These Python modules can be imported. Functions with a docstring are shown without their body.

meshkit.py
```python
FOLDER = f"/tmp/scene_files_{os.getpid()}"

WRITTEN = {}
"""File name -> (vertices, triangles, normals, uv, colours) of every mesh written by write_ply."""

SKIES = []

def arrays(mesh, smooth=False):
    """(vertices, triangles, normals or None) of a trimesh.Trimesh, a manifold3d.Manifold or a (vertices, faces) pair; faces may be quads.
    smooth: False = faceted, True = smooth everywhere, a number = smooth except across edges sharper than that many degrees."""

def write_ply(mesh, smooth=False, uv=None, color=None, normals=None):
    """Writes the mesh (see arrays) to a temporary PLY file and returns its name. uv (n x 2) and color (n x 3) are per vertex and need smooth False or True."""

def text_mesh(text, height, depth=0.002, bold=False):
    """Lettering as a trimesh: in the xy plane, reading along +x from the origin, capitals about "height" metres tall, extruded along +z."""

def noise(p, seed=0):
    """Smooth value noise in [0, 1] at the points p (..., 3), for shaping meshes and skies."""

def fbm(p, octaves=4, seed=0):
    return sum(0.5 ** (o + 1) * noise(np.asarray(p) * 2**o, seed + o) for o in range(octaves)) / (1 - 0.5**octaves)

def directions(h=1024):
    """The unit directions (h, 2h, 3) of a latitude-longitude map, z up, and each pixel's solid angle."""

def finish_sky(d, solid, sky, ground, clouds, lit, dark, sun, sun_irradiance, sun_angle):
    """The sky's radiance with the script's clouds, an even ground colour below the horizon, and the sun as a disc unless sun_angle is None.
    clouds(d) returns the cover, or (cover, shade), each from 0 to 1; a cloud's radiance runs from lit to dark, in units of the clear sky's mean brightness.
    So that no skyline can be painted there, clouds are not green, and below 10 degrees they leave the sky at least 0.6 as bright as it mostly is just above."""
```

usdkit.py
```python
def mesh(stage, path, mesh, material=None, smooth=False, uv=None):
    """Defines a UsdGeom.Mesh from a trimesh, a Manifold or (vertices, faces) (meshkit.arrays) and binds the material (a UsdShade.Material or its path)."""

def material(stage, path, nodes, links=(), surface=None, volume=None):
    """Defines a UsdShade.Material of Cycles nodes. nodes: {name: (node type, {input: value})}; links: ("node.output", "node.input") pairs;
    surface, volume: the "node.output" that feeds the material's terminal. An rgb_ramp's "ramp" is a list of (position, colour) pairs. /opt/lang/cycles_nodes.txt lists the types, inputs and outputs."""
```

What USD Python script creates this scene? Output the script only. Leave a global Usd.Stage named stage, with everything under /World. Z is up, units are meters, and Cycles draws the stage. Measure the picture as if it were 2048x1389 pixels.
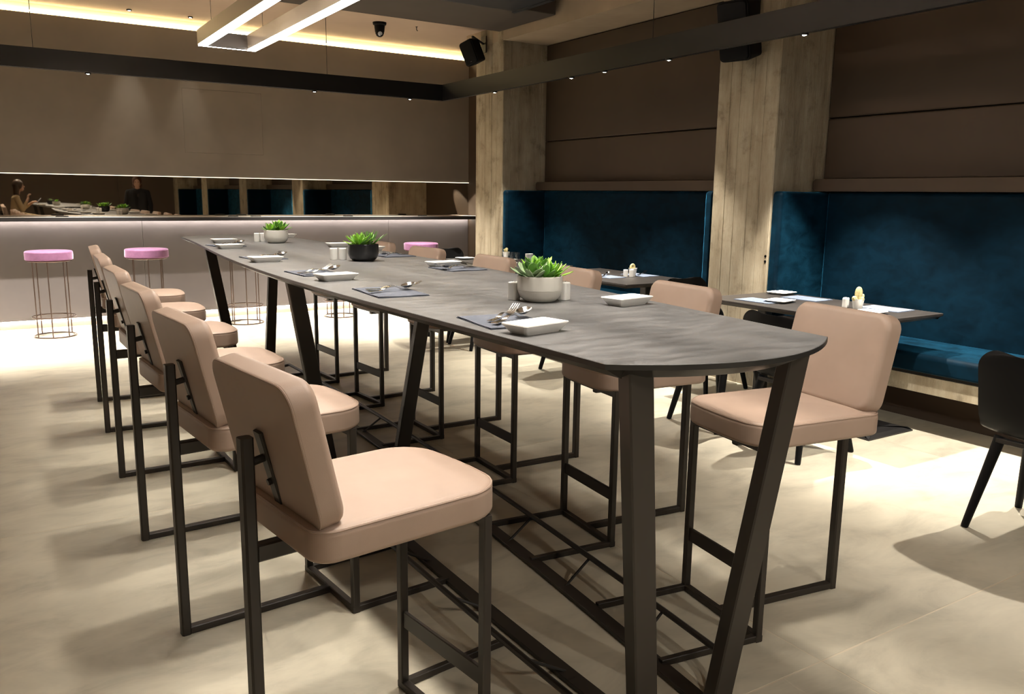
import math, random
import numpy as np
import trimesh
import manifold3d as m3
from shapely.geometry import Polygon, box as sbox
import usdkit
from pxr import Usd, UsdGeom, UsdLux, UsdShade, Sdf, Gf, Vt

random.seed(7)
rng = np.random.default_rng(7)
stage = Usd.Stage.CreateInMemory()
UsdGeom.SetStageUpAxis(stage, UsdGeom.Tokens.z)
UsdGeom.SetStageMetersPerUnit(stage, 1.0)
world = UsdGeom.Xform.Define(stage, '/World')
stage.SetDefaultPrim(world.GetPrim())
UsdGeom.Scope.Define(stage, '/World/Looks')

# ------------------------------------------------------------------ camera and exposure
EYE = 1.45
cam = UsdGeom.Camera.Define(stage, '/World/camera')
_r = (0.84519, -0.53431, 0.01304)
_u = (0.08588, 0.15984, 0.98340)
_f = (0.52752, 0.83004, -0.18098)
cam.AddTransformOp().Set(Gf.Matrix4d(*_r, 0, *_u, 0, -_f[0], -_f[1], -_f[2], 0, 0, 0, EYE, 1))
cam.CreateHorizontalApertureAttr(36.0)
cam.CreateFocalLengthAttr(36.0 * 1652.56 / 2048)
cam.CreateClippingRangeAttr(Gf.Vec2f(0.05, 200))
cam.CreateExposureAttr(0.2)

# the room is closed and lit by its own lamps; a very dim even ambient stands for what leaks in from the rest of the restaurant
dome = UsdLux.DomeLight.Define(stage, '/World/ambient')
dome.CreateIntensityAttr(0.02)
dome.CreateColorAttr(Gf.Vec3f(1.0, 0.86, 0.7))

WARM = (1.0, 0.86, 0.66)
NEUTRAL = (1.0, 0.93, 0.82)
SPOT = 16000.0          # radiance of the small spotlights
PENDANT = 33.0         # strength of the linear pendant's diffuser
COVE = 19.0
PLINTH = 130.0
COUNTER = 34.0


# ------------------------------------------------------------------ helpers
_used = {}


def numbered(parent, name):
    k = (parent, name)
    n = _used.get(k, -1) + 1
    _used[k] = n
    return name if n == 0 else f'{name}_{n:03d}'


def path_of(parent):
    if parent is None:
        return '/World'
    return str(parent.GetPath())


def tag(prim, label=None, cat=None, group=None, kind=None):
    for k, v in (('label', label), ('category', cat), ('group', group), ('kind', kind)):
        if v:
            prim.SetCustomDataByKey(k, v)
    return prim


def thing(name, label, cat, loc=(0, 0, 0), rotz=0.0, group=None, kind=None):
    p = '/World/' + numbered('/World', name)
    x = UsdGeom.Xform.Define(stage, p)
    x.AddTranslateOp().Set(Gf.Vec3d(*map(float, loc)))
    x.AddRotateZOp().Set(float(rotz))
    return tag(x.GetPrim(), label, cat, group, kind)


def dup(root, loc, rotz=0.0, label=None, group=None):
    was = root.GetCustomData()
    r = thing(root.GetName().rstrip('0123456789').rstrip('_'), label or was.get('label'), was.get('category'), loc, rotz, group or was.get('group'))
    r.GetReferences().AddInternalReference(root.GetPath())
    r.SetInstanceable(True)
    return r


def arr(v):
    return np.asarray(v, float)


def unit(v):
    v = arr(v)
    return v / (np.linalg.norm(v) + 1e-12)


class MB:
    """Collects shapes that become one mesh."""

    def __init__(self):
        self.v, self.f, self.n = [], [], 0

    def add(self, v, f):
        v = np.asarray(v, float)
        f = np.asarray(f, int)
        if f.shape[1] == 4:
            f = np.vstack([f[:, [0, 1, 2]], f[:, [0, 2, 3]]])
        self.v.append(v)
        self.f.append(f + self.n)
        self.n += len(v)
        return self

    def mesh(self, m):
        if hasattr(m, 'to_mesh'):
            q = m.to_mesh()
            return self.add(q.vert_properties[:, :3], q.tri_verts)
        return self.add(m.vertices, m.faces)

    def bar(self, a, b, w, h=None, up=(0, 0, 1), c=None):
        """a chamfered rectangular bar from a to b; h along up, w across"""
        h = h or w
        a, b = arr(a), arr(b)
        d = unit(b - a)
        u = arr(up)
        if abs(np.dot(d, unit(u))) > 0.98:
            u = arr((1, 0, 0))
        s = unit(np.cross(d, u))
        u = np.cross(s, d)
        c = min(w, h) * 0.12 if c is None else c
        x, y = w / 2, h / 2
        sec = [(-x + c, -y), (x - c, -y), (x, -y + c), (x, y - c), (x - c, y), (-x + c, y), (-x, y - c), (-x, -y + c)]
        P = np.array([a + s * p + u * q for p, q in sec] + [b + s * p + u * q for p, q in sec])
        F = []
        for i in range(8):
            j = (i + 1) % 8
            F += [(i, i + 8, j + 8), (i, j + 8, j)]
        for i in range(1, 7):
            F += [(0, i, i + 1), (8, 8 + i + 1, 8 + i)]
        F = np.array(F)[:, ::-1]
        m = trimesh.Trimesh(P, F, process=False)
        if m.volume < 0:
            F = F[:, ::-1]
        return self.add(P, F)

    def box(self, lo, hi, c=0.004):
        lo, hi = arr(lo), arr(hi)
        mid = (lo + hi) / 2
        s = hi - lo
        return self.bar((lo[0], mid[1], mid[2]), (hi[0], mid[1], mid[2]), s[1], s[2], c=min(c, s[1] * .3, s[2] * .3))

    def tube(self, pts, r, n=8, closed=False, caps=True):
        p = arr(pts)
        m = len(p)
        if closed:
            t = np.roll(p, -1, 0) - np.roll(p, 1, 0)
        else:
            t = np.gradient(p, axis=0)
        t /= np.linalg.norm(t, axis=1, keepdims=True) + 1e-12
        ref = arr((0, 0, 1)) if abs(t[:, 2]).max() < 0.95 else unit(arr((0.31, 0.87, 0.12)))
        a = np.cross(t, ref)
        a /= np.linalg.norm(a, axis=1, keepdims=True) + 1e-12
        b = np.cross(t, a)
        r = np.broadcast_to(np.asarray(r, float), (m,))
        ang = np.arange(n) * 2 * np.pi / n
        V = (p[:, None] + r[:, None, None] * (np.cos(ang)[None, :, None] * a[:, None] + np.sin(ang)[None, :, None] * b[:, None])).reshape(-1, 3)
        F = []
        for i in range(m if closed else m - 1):
            k = (i + 1) % m
            for j in range(n):
                l = (j + 1) % n
                F.append((i * n + j, k * n + j, k * n + l, i * n + l))
        F = np.array(F)
        T = np.vstack([F[:, [0, 1, 2]], F[:, [0, 2, 3]]])
        if not closed and caps:
            V = np.vstack([V, p[:1], p[-1:]])
            c0, c1 = m * n, m * n + 1
            T = np.vstack([T, [(c0, j, (j + 1) % n) for j in range(n)], [(c1, (m - 1) * n + (j + 1) % n, (m - 1) * n + j) for j in range(n)]])
        T = T[:, ::-1] if trimesh.Trimesh(V, T, process=False).volume < 0 else T
        return self.add(V, T)

    def lathe(self, prof, at=(0, 0, 0), n=32):
        prof = arr(prof)
        at = arr(at)
        ang = np.arange(n) * 2 * np.pi / n
        V, F = [], []
        rows = []
        for r, z in prof:
            if r < 1e-6:
                rows.append([len(V)])
                V.append((0, 0, z))
            else:
                rows.append(list(range(len(V), len(V) + n)))
                V += [(r * math.cos(q), r * math.sin(q), z) for q in ang]
        for A, B in zip(rows[:-1], rows[1:]):
            for j in range(n):
                k = (j + 1) % n
                if len(A) > 1 and len(B) > 1:
                    F += [(A[j], A[k], B[k]), (A[j], B[k], B[j])]
                elif len(A) > 1:
                    F.append((A[j], A[k], B[0]))
                elif len(B) > 1:
                    F.append((A[0], B[k], B[j]))
        return self.add(arr(V) + at, F)

    def layered(self, pts, prof, crown=0.0, crown_b=0.0):
        """pts: closed CCW outline (n,2); prof: (inset, z) from bottom to top; the caps may bulge"""
        p = arr(pts)
        t = np.roll(p, -1, 0) - np.roll(p, 1, 0)
        nrm = np.stack([-t[:, 1], t[:, 0]], 1)
        nrm /= np.linalg.norm(nrm, axis=1, keepdims=True)
        n = len(p)
        V, F = [], []
        for ins, z in prof:
            V.append(np.column_stack([p + nrm * ins, np.full(n, z)]))
        k = len(prof)
        top, bot = V[-1], V[0]
        rings_t, rings_b = [], []
        for s in (0.8, 0.5, 0.2):
            for src, rr, cr in ((top, rings_t, crown), (bot, rings_b, -crown_b)):
                c = src[:, :2].mean(0)
                z = src[0, 2] + cr * (1 - s * s)
                rr.append(np.column_stack([c + (src[:, :2] - c) * s, np.full(n, z)]))
        allr = rings_b[::-1] + V + rings_t
        c0 = np.append(bot[:, :2].mean(0), bot[0, 2] - crown_b)
        c1 = np.append(top[:, :2].mean(0), top[0, 2] + crown)
        VV = np.vstack(allr + [c0[None], c1[None]])
        m = len(allr)
        for i in range(m - 1):
            for j in range(n):
                l = (j + 1) % n
                F += [(i * n + j, i * n + l, (i + 1) * n + l), (i * n + j, (i + 1) * n + l, (i + 1) * n + j)]
        for j in range(n):
            l = (j + 1) % n
            F += [(m * n, l, j), (m * n + 1, (m - 1) * n + j, (m - 1) * n + l)]
        return self.add(VV, F)

    def pillow(self, pts, z0, z1, rb, rt, crown=0.0, crown_b=0.0, n=5):
        prof = [(rb * (1 - math.sin(q)), z0 + rb * (1 - math.cos(q))) for q in np.linspace(0, math.pi / 2, n)]
        prof += [(rt * (1 - math.cos(q)), z1 - rt * (1 - math.sin(q))) for q in np.linspace(0, math.pi / 2, n)]
        return self.layered(pts, prof, crown, crown_b)

    def prism(self, pts, z0, z1, c=0.0):
        if c > 0:
            return self.layered(pts, [(c, z0), (0, z0 + c), (0, z1 - c), (c, z1)])
        return self.layered(pts, [(0, z0), (0, z1)])

    def poly(self, shape, z0, z1):
        m = trimesh.creation.extrude_polygon(shape, z1 - z0, engine='earcut')
        m.apply_translation((0, 0, z0))
        return self.mesh(m)

    def apply(self, M):
        M = arr(M)
        self.v = [v @ M[:3, :3].T + M[:3, 3] for v in self.v]
        return self

    def rot(self, axis, deg, about=(0, 0, 0)):
        return self.apply(trimesh.transformations.rotation_matrix(math.radians(deg), axis, about))

    def move(self, d):
        self.v = [v + arr(d) for v in self.v]
        return self

    def build(self, name, material, parent=None, smooth=35, label=None, kind=None):
        V, F = np.vstack(self.v), np.vstack(self.f)
        pp = path_of(parent)
        m = usdkit.mesh(stage, pp + '/' + numbered(pp, name), trimesh.Trimesh(V, F, process=False), M[material], smooth=smooth)
        return tag(m.GetPrim(), label, None, None, kind)


def rrect(w, d, r, n=6, cx=0.0, cy=0.0):
    """rounded rectangle outline, CCW; r: one radius or four (x+y+, x-y+, x-y-, x+y-)"""
    r = (r,) * 4 if np.ndim(r) == 0 else r
    out = []
    for (sx, sy, a0), q in zip(((1, 1, 0), (-1, 1, 90), (-1, -1, 180), (1, -1, 270)), r):
        for a in np.linspace(a0, a0 + 90, n):
            a = math.radians(a)
            out.append((cx + sx * (w / 2 - q) + q * math.cos(a), cy + sy * (d / 2 - q) + q * math.sin(a)))
    p = arr(out)
    # even out long straight runs so that normals stay clean
    res = []
    for i in range(len(p)):
        a, b = p[i], p[(i + 1) % len(p)]
        res.append(a)
        L = np.linalg.norm(b - a)
        if L > 0.12:
            k = int(L // 0.08)
            e = min(0.006, L * .05)
            ts = [e / L] + list(np.linspace(0, 1, k + 2)[1:-1]) + [1 - e / L]
            for s in ts:
                res.append(a + (b - a) * s)
    return arr(res)


def circle(r, n=40, cx=0, cy=0):
    a = np.arange(n) * 2 * np.pi / n
    return np.column_stack([cx + r * np.cos(a), cy + r * np.sin(a)])


# ------------------------------------------------------------------ materials
M = {}


def mat(name, nodes, links, surface):
    M[name] = usdkit.material(stage, '/World/Looks/' + name, nodes, links, surface=surface)


def plain(name, color, rough=0.5, metallic=0.0, spec=0.5, sheen=0.0, sheen_tint=None, vary=0.0, vscale=6.0, vmap=(1, 1, 1), bump=0.0, bscale=200.0, bmap=(1, 1, 1), coat=0.0, trans=0.0, rvar=0.0, detail=5.0):
    p = {'base_color': color, 'roughness': rough, 'metallic': metallic, 'specular_ior_level': spec}
    if sheen:
        p.update(sheen_weight=sheen, sheen_roughness=0.35, sheen_tint=sheen_tint or color)
    if coat:
        p.update(coat_weight=coat, coat_roughness=0.15)
    if trans:
        p.update(transmission_weight=trans)
    nodes, links = {'p': ('principled_bsdf', p)}, []
    if vary or bump or rvar:
        nodes['g'] = ('geometry', {})
    if vary or rvar:
        nodes['m1'] = ('mapping', {'scale': vmap})
        nodes['n1'] = ('noise_texture', {'scale': vscale, 'detail': detail, 'roughness': 0.6})
        links += [('g.position', 'm1.vector'), ('m1.vector', 'n1.vector')]
    if vary:
        lo = tuple(c * (1 - vary) for c in color)
        hi = tuple(min(1, c * (1 + vary)) for c in color)
        nodes['r1'] = ('rgb_ramp', {'ramp': [(0.3, lo), (0.7, hi)]})
        links += [('n1.fac', 'r1.fac'), ('r1.color', 'p.base_color')]
    if rvar:
        nodes['rr'] = ('map_range', {'from_min': 0.3, 'from_max': 0.7, 'to_min': max(0.02, rough - rvar), 'to_max': rough + rvar})
        links += [('n1.fac', 'rr.value'), ('rr.result', 'p.roughness')]
    if bump:
        nodes['m2'] = ('mapping', {'scale': bmap})
        nodes['n2'] = ('noise_texture', {'scale': bscale, 'detail': 4.0})
        nodes['b'] = ('bump', {'strength': bump, 'distance': 0.004})
        links += [('g.position', 'm2.vector'), ('m2.vector', 'n2.vector'), ('n2.fac', 'b.height'), ('b.normal', 'p.normal')]
    mat(name, nodes, links, 'p.BSDF')


def emit(name, color, strength):
    mat(name, {'e': ('emission', {'color': color, 'strength': strength})}, [], 'e.emission')


plain('black_steel', (0.018, 0.015, 0.012), 0.42, spec=0.5, bump=0.05, bscale=900)
plain('brown_steel', (0.026, 0.020, 0.015), 0.45, spec=0.5, bump=0.05, bscale=900)
plain('tan_leather', (0.385, 0.279, 0.218), 0.5, spec=0.4, vary=0.05, vscale=5, bump=0.06, bscale=700)
plain('table_laminate', (0.108, 0.105, 0.104), 0.40, spec=0.55, vary=0.25, vscale=5.5, vmap=(1.3, 4.0, 1), detail=10.0, rvar=0.08, bump=0.03, bscale=120)
plain('table_edge', (0.02, 0.019, 0.018), 0.35, spec=0.5)
plain('table_bevel', (0.015, 0.0135, 0.012), 0.30, spec=0.45)
for k, c in enumerate(((0.50, 0.455, 0.355), (0.51, 0.463, 0.363), (0.49, 0.446, 0.347))):
    nodes = {
        'g': ('geometry', {}),
        'm1': ('mapping', {'scale': (1.2, 2.2, 1), 'location': (k * 7.3, k * 3.1, 0)}),
        'n1': ('noise_texture', {'scale': 2.2, 'detail': 9.0, 'roughness': 0.62, 'distortion': 0.5}),
        'r1': ('rgb_ramp', {'ramp': [(0.28, tuple(x * 0.72 for x in c)), (0.5, c), (0.74, tuple(min(1, x * 1.18) for x in c))]}),
        'm2': ('mapping', {'scale': (3.0, 1.3, 1), 'rotation': (0, 0, 0.7), 'location': (k * 2.3, 0, 0)}),
        'n2': ('noise_texture', {'scale': 3.4, 'detail': 10.0, 'roughness': 0.7, 'distortion': 1.4}),
        'r2': ('rgb_ramp', {'ramp': [(0.66, (0, 0, 0)), (0.72, (0.5, 0.5, 0.5)), (0.76, (0, 0, 0))]}),
        'mx': ('mix', {'mix_type': 'mix', 'color2': tuple(min(1, x * 1.45) for x in c)}),
        'n3': ('noise_texture', {'scale': 220.0, 'detail': 3.0}),
        'b': ('bump', {'strength': 0.05, 'distance': 0.002}),
        'p': ('principled_bsdf', {'roughness': 0.46, 'specular_ior_level': 0.4}),
    }
    mat('floor_tile_' + 'abc'[k], nodes, [('g.position', 'm1.vector'), ('m1.vector', 'n1.vector'), ('n1.fac', 'r1.fac'), ('g.position', 'm2.vector'), ('m2.vector', 'n2.vector'), ('n2.fac', 'r2.fac'),
                                         ('r1.color', 'mx.color1'), ('r2.color', 'mx.fac'), ('mx.color', 'p.base_color'), ('g.position', 'n3.vector'), ('n3.fac', 'b.height'), ('b.normal', 'p.normal')], 'p.BSDF')
plain('grout', (0.58, 0.50, 0.38), 0.8)
plain('wall_taupe', (0.215, 0.184, 0.148), 0.6, spec=0.3, vary=0.10, vscale=1.6, bump=0.03, bscale=90)
plain('bar_panel', (0.145, 0.128, 0.126), 0.55, spec=0.3, vary=0.08, vscale=2.0)
plain('plinth_brown', (0.17, 0.12, 0.095), 0.6)
plain('counter_top', (0.62, 0.58, 0.53), 0.35, spec=0.5, vary=0.1)
plain('counter_edge', (0.022, 0.021, 0.022), 0.4)
plain('cove_cream', (0.8, 0.7, 0.5), 0.7)
plain('trim_metal', (0.55, 0.45, 0.33), 0.35, metallic=0.7)
plain('bronze_mirror', (0.48, 0.42, 0.335), 0.015, metallic=1.0)
plain('ceiling_paint', (0.47, 0.36, 0.28), 0.8, vary=0.06, vscale=1.2, spec=0.2)
plain('ceiling_dark', (0.075, 0.062, 0.052), 0.7, spec=0.25, vary=0.08, vscale=2)
plain('duct_black', (0.012, 0.014, 0.02), 0.5)
plain('beam_paint', (0.40, 0.315, 0.225), 0.75, spec=0.2, vary=0.1, vscale=2)
plain('dark_wall', (0.22, 0.17, 0.135), 0.7, spec=0.2)
plain('brown_pad', (0.062, 0.042, 0.027), 0.6, spec=0.3, vary=0.08, vscale=2, bump=0.05, bscale=500)
mat('blue_velvet', {'g': ('geometry', {}), 'm': ('mapping', {'scale': (1.0, 1.0, 1.6)}), 'n': ('noise_texture', {'scale': 7.0, 'detail': 7.0, 'roughness': 0.62, 'distortion': 0.6}),
                    'r': ('rgb_ramp', {'ramp': [(0.3, (0.0005, 0.0055, 0.011)), (0.7, (0.0010, 0.011, 0.022))]}), 's': ('map_range', {'from_min': 0.36, 'from_max': 0.66, 'to_min': 0.35, 'to_max': 1.0}),
                    'n2': ('noise_texture', {'scale': 90.0, 'detail': 4.0}), 'b': ('bump', {'strength': 0.08, 'distance': 0.004}),
                    'p': ('principled_bsdf', {'roughness': 0.6, 'specular_ior_level': 0.06, 'sheen_roughness': 0.35, 'sheen_tint': (0.08, 0.50, 0.90)})},
    [('g.position', 'm.vector'), ('m.vector', 'n.vector'), ('n.fac', 'r.fac'), ('r.color', 'p.base_color'), ('n.fac', 's.value'), ('s.result', 'p.sheen_weight'),
     ('g.position', 'n2.vector'), ('n2.fac', 'b.height'), ('b.normal', 'p.normal')], 'p.BSDF')
plain('mauve_velvet', (0.20, 0.088, 0.170), 0.65, spec=0.2, sheen=0.6, sheen_tint=(0.9, 0.6, 0.85), vary=0.12, vscale=25)
plain('black_plastic', (0.004, 0.004, 0.0045), 0.5, spec=0.14)
plain('black_matt', (0.004, 0.004, 0.0045), 0.6, spec=0.15)
plain('low_table_top', (0.036, 0.031, 0.028), 0.4, spec=0.5, vary=0.25, vscale=4, vmap=(1.5, 6, 1))
plain('white_ceramic', (0.74, 0.72, 0.68), 0.18, spec=0.5)
plain('pot_cream', (0.60, 0.575, 0.51), 0.28, spec=0.5, coat=0.3)
plain('pot_black', (0.010, 0.010, 0.011), 0.22, spec=0.6)
plain('napkin_grey', (0.085, 0.093, 0.115), 0.85, spec=0.2, vary=0.08, vscale=60)
plain('napkin_light', (0.17, 0.205, 0.275), 0.85, spec=0.2)
plain('napkin_white', (0.75, 0.74, 0.72), 0.85, spec=0.2)
plain('steel', (0.78, 0.77, 0.75), 0.14, metallic=1.0)
plain('thin_steel', (0.14, 0.10, 0.085), 0.35, metallic=0.8)
plain('soil', (0.03, 0.022, 0.015), 0.95, vary=0.4, vscale=120)
plain('lamp_housing', (0.30, 0.235, 0.175), 0.4, metallic=0.3)
plain('lamp_inner', (0.03, 0.024, 0.02), 0.5)
plain('track_black', (0.006, 0.0062, 0.007), 0.4, spec=0.3)
plain('skin', (0.50, 0.30, 0.21), 0.5, spec=0.4)
plain('beige_knit', (0.40, 0.29, 0.16), 0.85, vary=0.1, vscale=90)
plain('brown_hair', (0.05, 0.025, 0.012), 0.5)
plain('auburn_hair', (0.10, 0.035, 0.015), 0.5)
plain('dark_cloth', (0.010, 0.010, 0.012), 0.85)
plain('brown_cloth', (0.05, 0.03, 0.018), 0.85)
plain('screen_glass', (0.25, 0.27, 0.3), 0.1)
plain('cactus', (0.52, 0.45, 0.22), 0.7, vary=0.25, vscale=140)
plain('plate_black', (0.015, 0.014, 0.014), 0.4, spec=0.5)
plain('lens', (0.6, 0.6, 0.62), 0.1, metallic=0.5)
mat('clear_glass', {'p': ('principled_bsdf', {'base_color': (0.95, 0.97, 0.97), 'roughness': 0.02, 'transmission_weight': 1.0, 'ior': 1.45})}, [], 'p.BSDF')
for nm, c in (('leaf_green', (0.13, 0.30, 0.05)), ('leaf_lime', (0.30, 0.55, 0.06)), ('leaf_grey', (0.27, 0.36, 0.20)), ('leaf_dark', (0.06, 0.16, 0.035)), ('leaf_pale', (0.50, 0.55, 0.40))):
    mat(nm, {'g': ('geometry', {}), 'n': ('noise_texture', {'scale': 45.0, 'detail': 3.0}), 'r': ('rgb_ramp', {'ramp': [(0.3, tuple(x * .72 for x in c)), (0.7, tuple(min(1, x * 1.25) for x in c))]}),
             'p': ('principled_bsdf', {'roughness': 0.38}), 't': ('translucent_bsdf', {'color': tuple(min(1, x * 1.3) for x in c)}), 'x': ('mix_closure', {'fac': 0.22})},
        [('g.position', 'n.vector'), ('n.fac', 'r.fac'), ('r.color', 'p.base_color'), ('p.BSDF', 'x.closure1'), ('t.BSDF', 'x.closure2')], 'x.closure')
# board-marked concrete: vertical streaks, blotches, pits
nodes = {
    'g': ('geometry', {}),
    'm1': ('mapping', {'scale': (10, 10, 1.3)}), 'n1': ('noise_texture', {'scale': 1.0, 'detail': 8.0, 'roughness': 0.62}),
    'r1': ('rgb_ramp', {'ramp': [(0.27, (0.17, 0.135, 0.09)), (0.40, (0.37, 0.31, 0.22)), (0.55, (0.44, 0.378, 0.275)), (0.8, (0.56, 0.50, 0.39))]}),
    'n2': ('noise_texture', {'scale': 5.0, 'detail': 9.0, 'roughness': 0.65}),
    'r2': ('rgb_ramp', {'ramp': [(0.30, (0.42, 0.40, 0.37)), (0.46, (0.86, 0.85, 0.83)), (0.7, (1, 1, 1))]}),
    'mx': ('mix', {'mix_type': 'multiply', 'fac': 0.9}),
    'm3': ('mapping', {'scale': (60, 60, 8)}), 'n3': ('noise_texture', {'scale': 1.0, 'detail': 8.0, 'roughness': 0.7}),
    'b': ('bump', {'strength': 0.9, 'distance': 0.008}),
    'p': ('principled_bsdf', {'roughness': 0.85, 'specular_ior_level': 0.2}),
}
mat('board_concrete', nodes, [('g.position', 'm1.vector'), ('m1.vector', 'n1.vector'), ('n1.fac', 'r1.fac'), ('g.position', 'n2.vector'), ('n2.fac', 'r2.fac'), ('r1.color', 'mx.color1'), ('r2.color', 'mx.color2'),
                             ('mx.color', 'p.base_color'), ('g.position', 'm3.vector'), ('m3.vector', 'n3.vector'), ('n3.fac', 'b.height'), ('b.normal', 'p.normal')], 'p.BSDF')
emit('led_white', (1.0, 0.97, 0.90), PENDANT)
emit('led_warm', (1.0, 0.80, 0.42), COVE)
emit('led_trim', (1.0, 0.86, 0.64), 1.3)
emit('led_plinth', (1.0, 0.92, 0.80), PLINTH)
emit('led_counter', (1.0, 0.92, 0.84), COUNTER)
emit('spot_glow', (1.0, 0.93, 0.82), 18.0)
emit('phone_screen', (0.8, 0.88, 1.0), 0.8)


# ------------------------------------------------------------------ the setting
WALL_Y, WALL_X, LEFT_X, FRONT_Y = 9.93, 5.58, -3.6, -9.6
CEIL = 3.6


def structure(name, parent=None):
    p = '/World/' + numbered('/World', name)
    x = UsdGeom.Xform.Define(stage, p)
    return tag(x.GetPrim(), None, None, None, 'structure')


# floor: large porcelain tiles with fine joints
floor = structure('floor')
MB().box((LEFT_X, FRONT_Y, -0.06), (6.2, 10.3, -0.0006), 0.0001).build('grout_bed', 'grout', floor, smooth=False)
T, G = 2.4, 0.0025
for i in range(-3, 3):
    for j in range(-5, 5):
        x0, y0 = 2.138 + i * T, 1.500 + j * T
        x1, y1 = min(x0 + T - G, 6.15), min(y0 + T - G, 10.25)
        x0, y0 = max(x0 + G, LEFT_X), max(y0 + G, FRONT_Y)
        if x1 - x0 < 0.02 or y1 - y0 < 0.02:
            continue
        MB().box((x0, y0, -0.012), (x1, y1, 0.0), 0.0012).build('floor_tile', 'floor_tile_' + rng.choice(list('abc')), floor, smooth=False)

# back wall: upper panels, mirror recess, panel joints
wb = structure('wall_back')
MB().box((LEFT_X, WALL_Y + 0.075, 0.0), (6.2, WALL_Y + 0.25, 3.6)).build('wall_core', 'dark_wall', wb)
xs = [LEFT_X, -1.1, 6.2]
for a, b in zip(xs[:-1], xs[1:]):
    if b < 5:
        MB().box((a + .001, WALL_Y, 1.606), (b - .001, WALL_Y + 0.05, 3.175), 0.002).build('wall_panel', 'wall_taupe', wb)
# the wide panel holds a flush service hatch
hx0, hx1, hz0, hz1 = 1.966, 2.830, 1.872, 2.56
g = 0.0016
MB().poly(sbox(-1.098, 1.606, 6.2, 3.175).difference(sbox(hx0 - g, hz0 - g, hx1 + g, hz1 + g)), 0, 0.05).rot((1, 0, 0), 90).move((0, WALL_Y + 0.05, 0)).build('wall_panel', 'wall_taupe', wb, smooth=False)
MB().box((hx0, WALL_Y + 0.0005, hz0), (hx1, WALL_Y + 0.04, hz1), 0.001).build('service_hatch', 'wall_taupe', wb)
MB().box((LEFT_X, WALL_Y - 0.012, 1.598), (5.58, WALL_Y + 0.03, 1.6075), 0.001).build('edge_trim', 'led_trim', wb)
# shadow-gap light cove above the panels
cove = thing('cove_light', 'long warm strip light tucked along the top of the back wall', 'strip light', (0, 0, 0))
MB().box((LEFT_X + .01, WALL_Y + 0.055, 3.17), (5.57, WALL_Y + 0.072, 3.275), 0.001).build('back_panel', 'cove_cream', cove)
MB().box((LEFT_X + .01, WALL_Y + 0.012, 3.190), (5.57, WALL_Y + 0.034, 3.206), 0.001).build('diffuser', 'led_warm', cove)

wr = structure('wall_right')
MB().box((WALL_X, FRONT_Y, 0), (WALL_X + 0.25, WALL_Y + .2, 3.6)).build('wall_core', 'brown_pad', wr)
MB().box((LEFT_X - 0.2, FRONT_Y, 0), (LEFT_X, WALL_Y + .2, 3.6)).build('wall_left', 'dark_wall', None, kind='structure')
MB().box((LEFT_X - 0.2, FRONT_Y - 0.2, 0), (6.2, FRONT_Y, 3.6)).build('wall_front', 'dark_wall', None, kind='structure')

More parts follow.
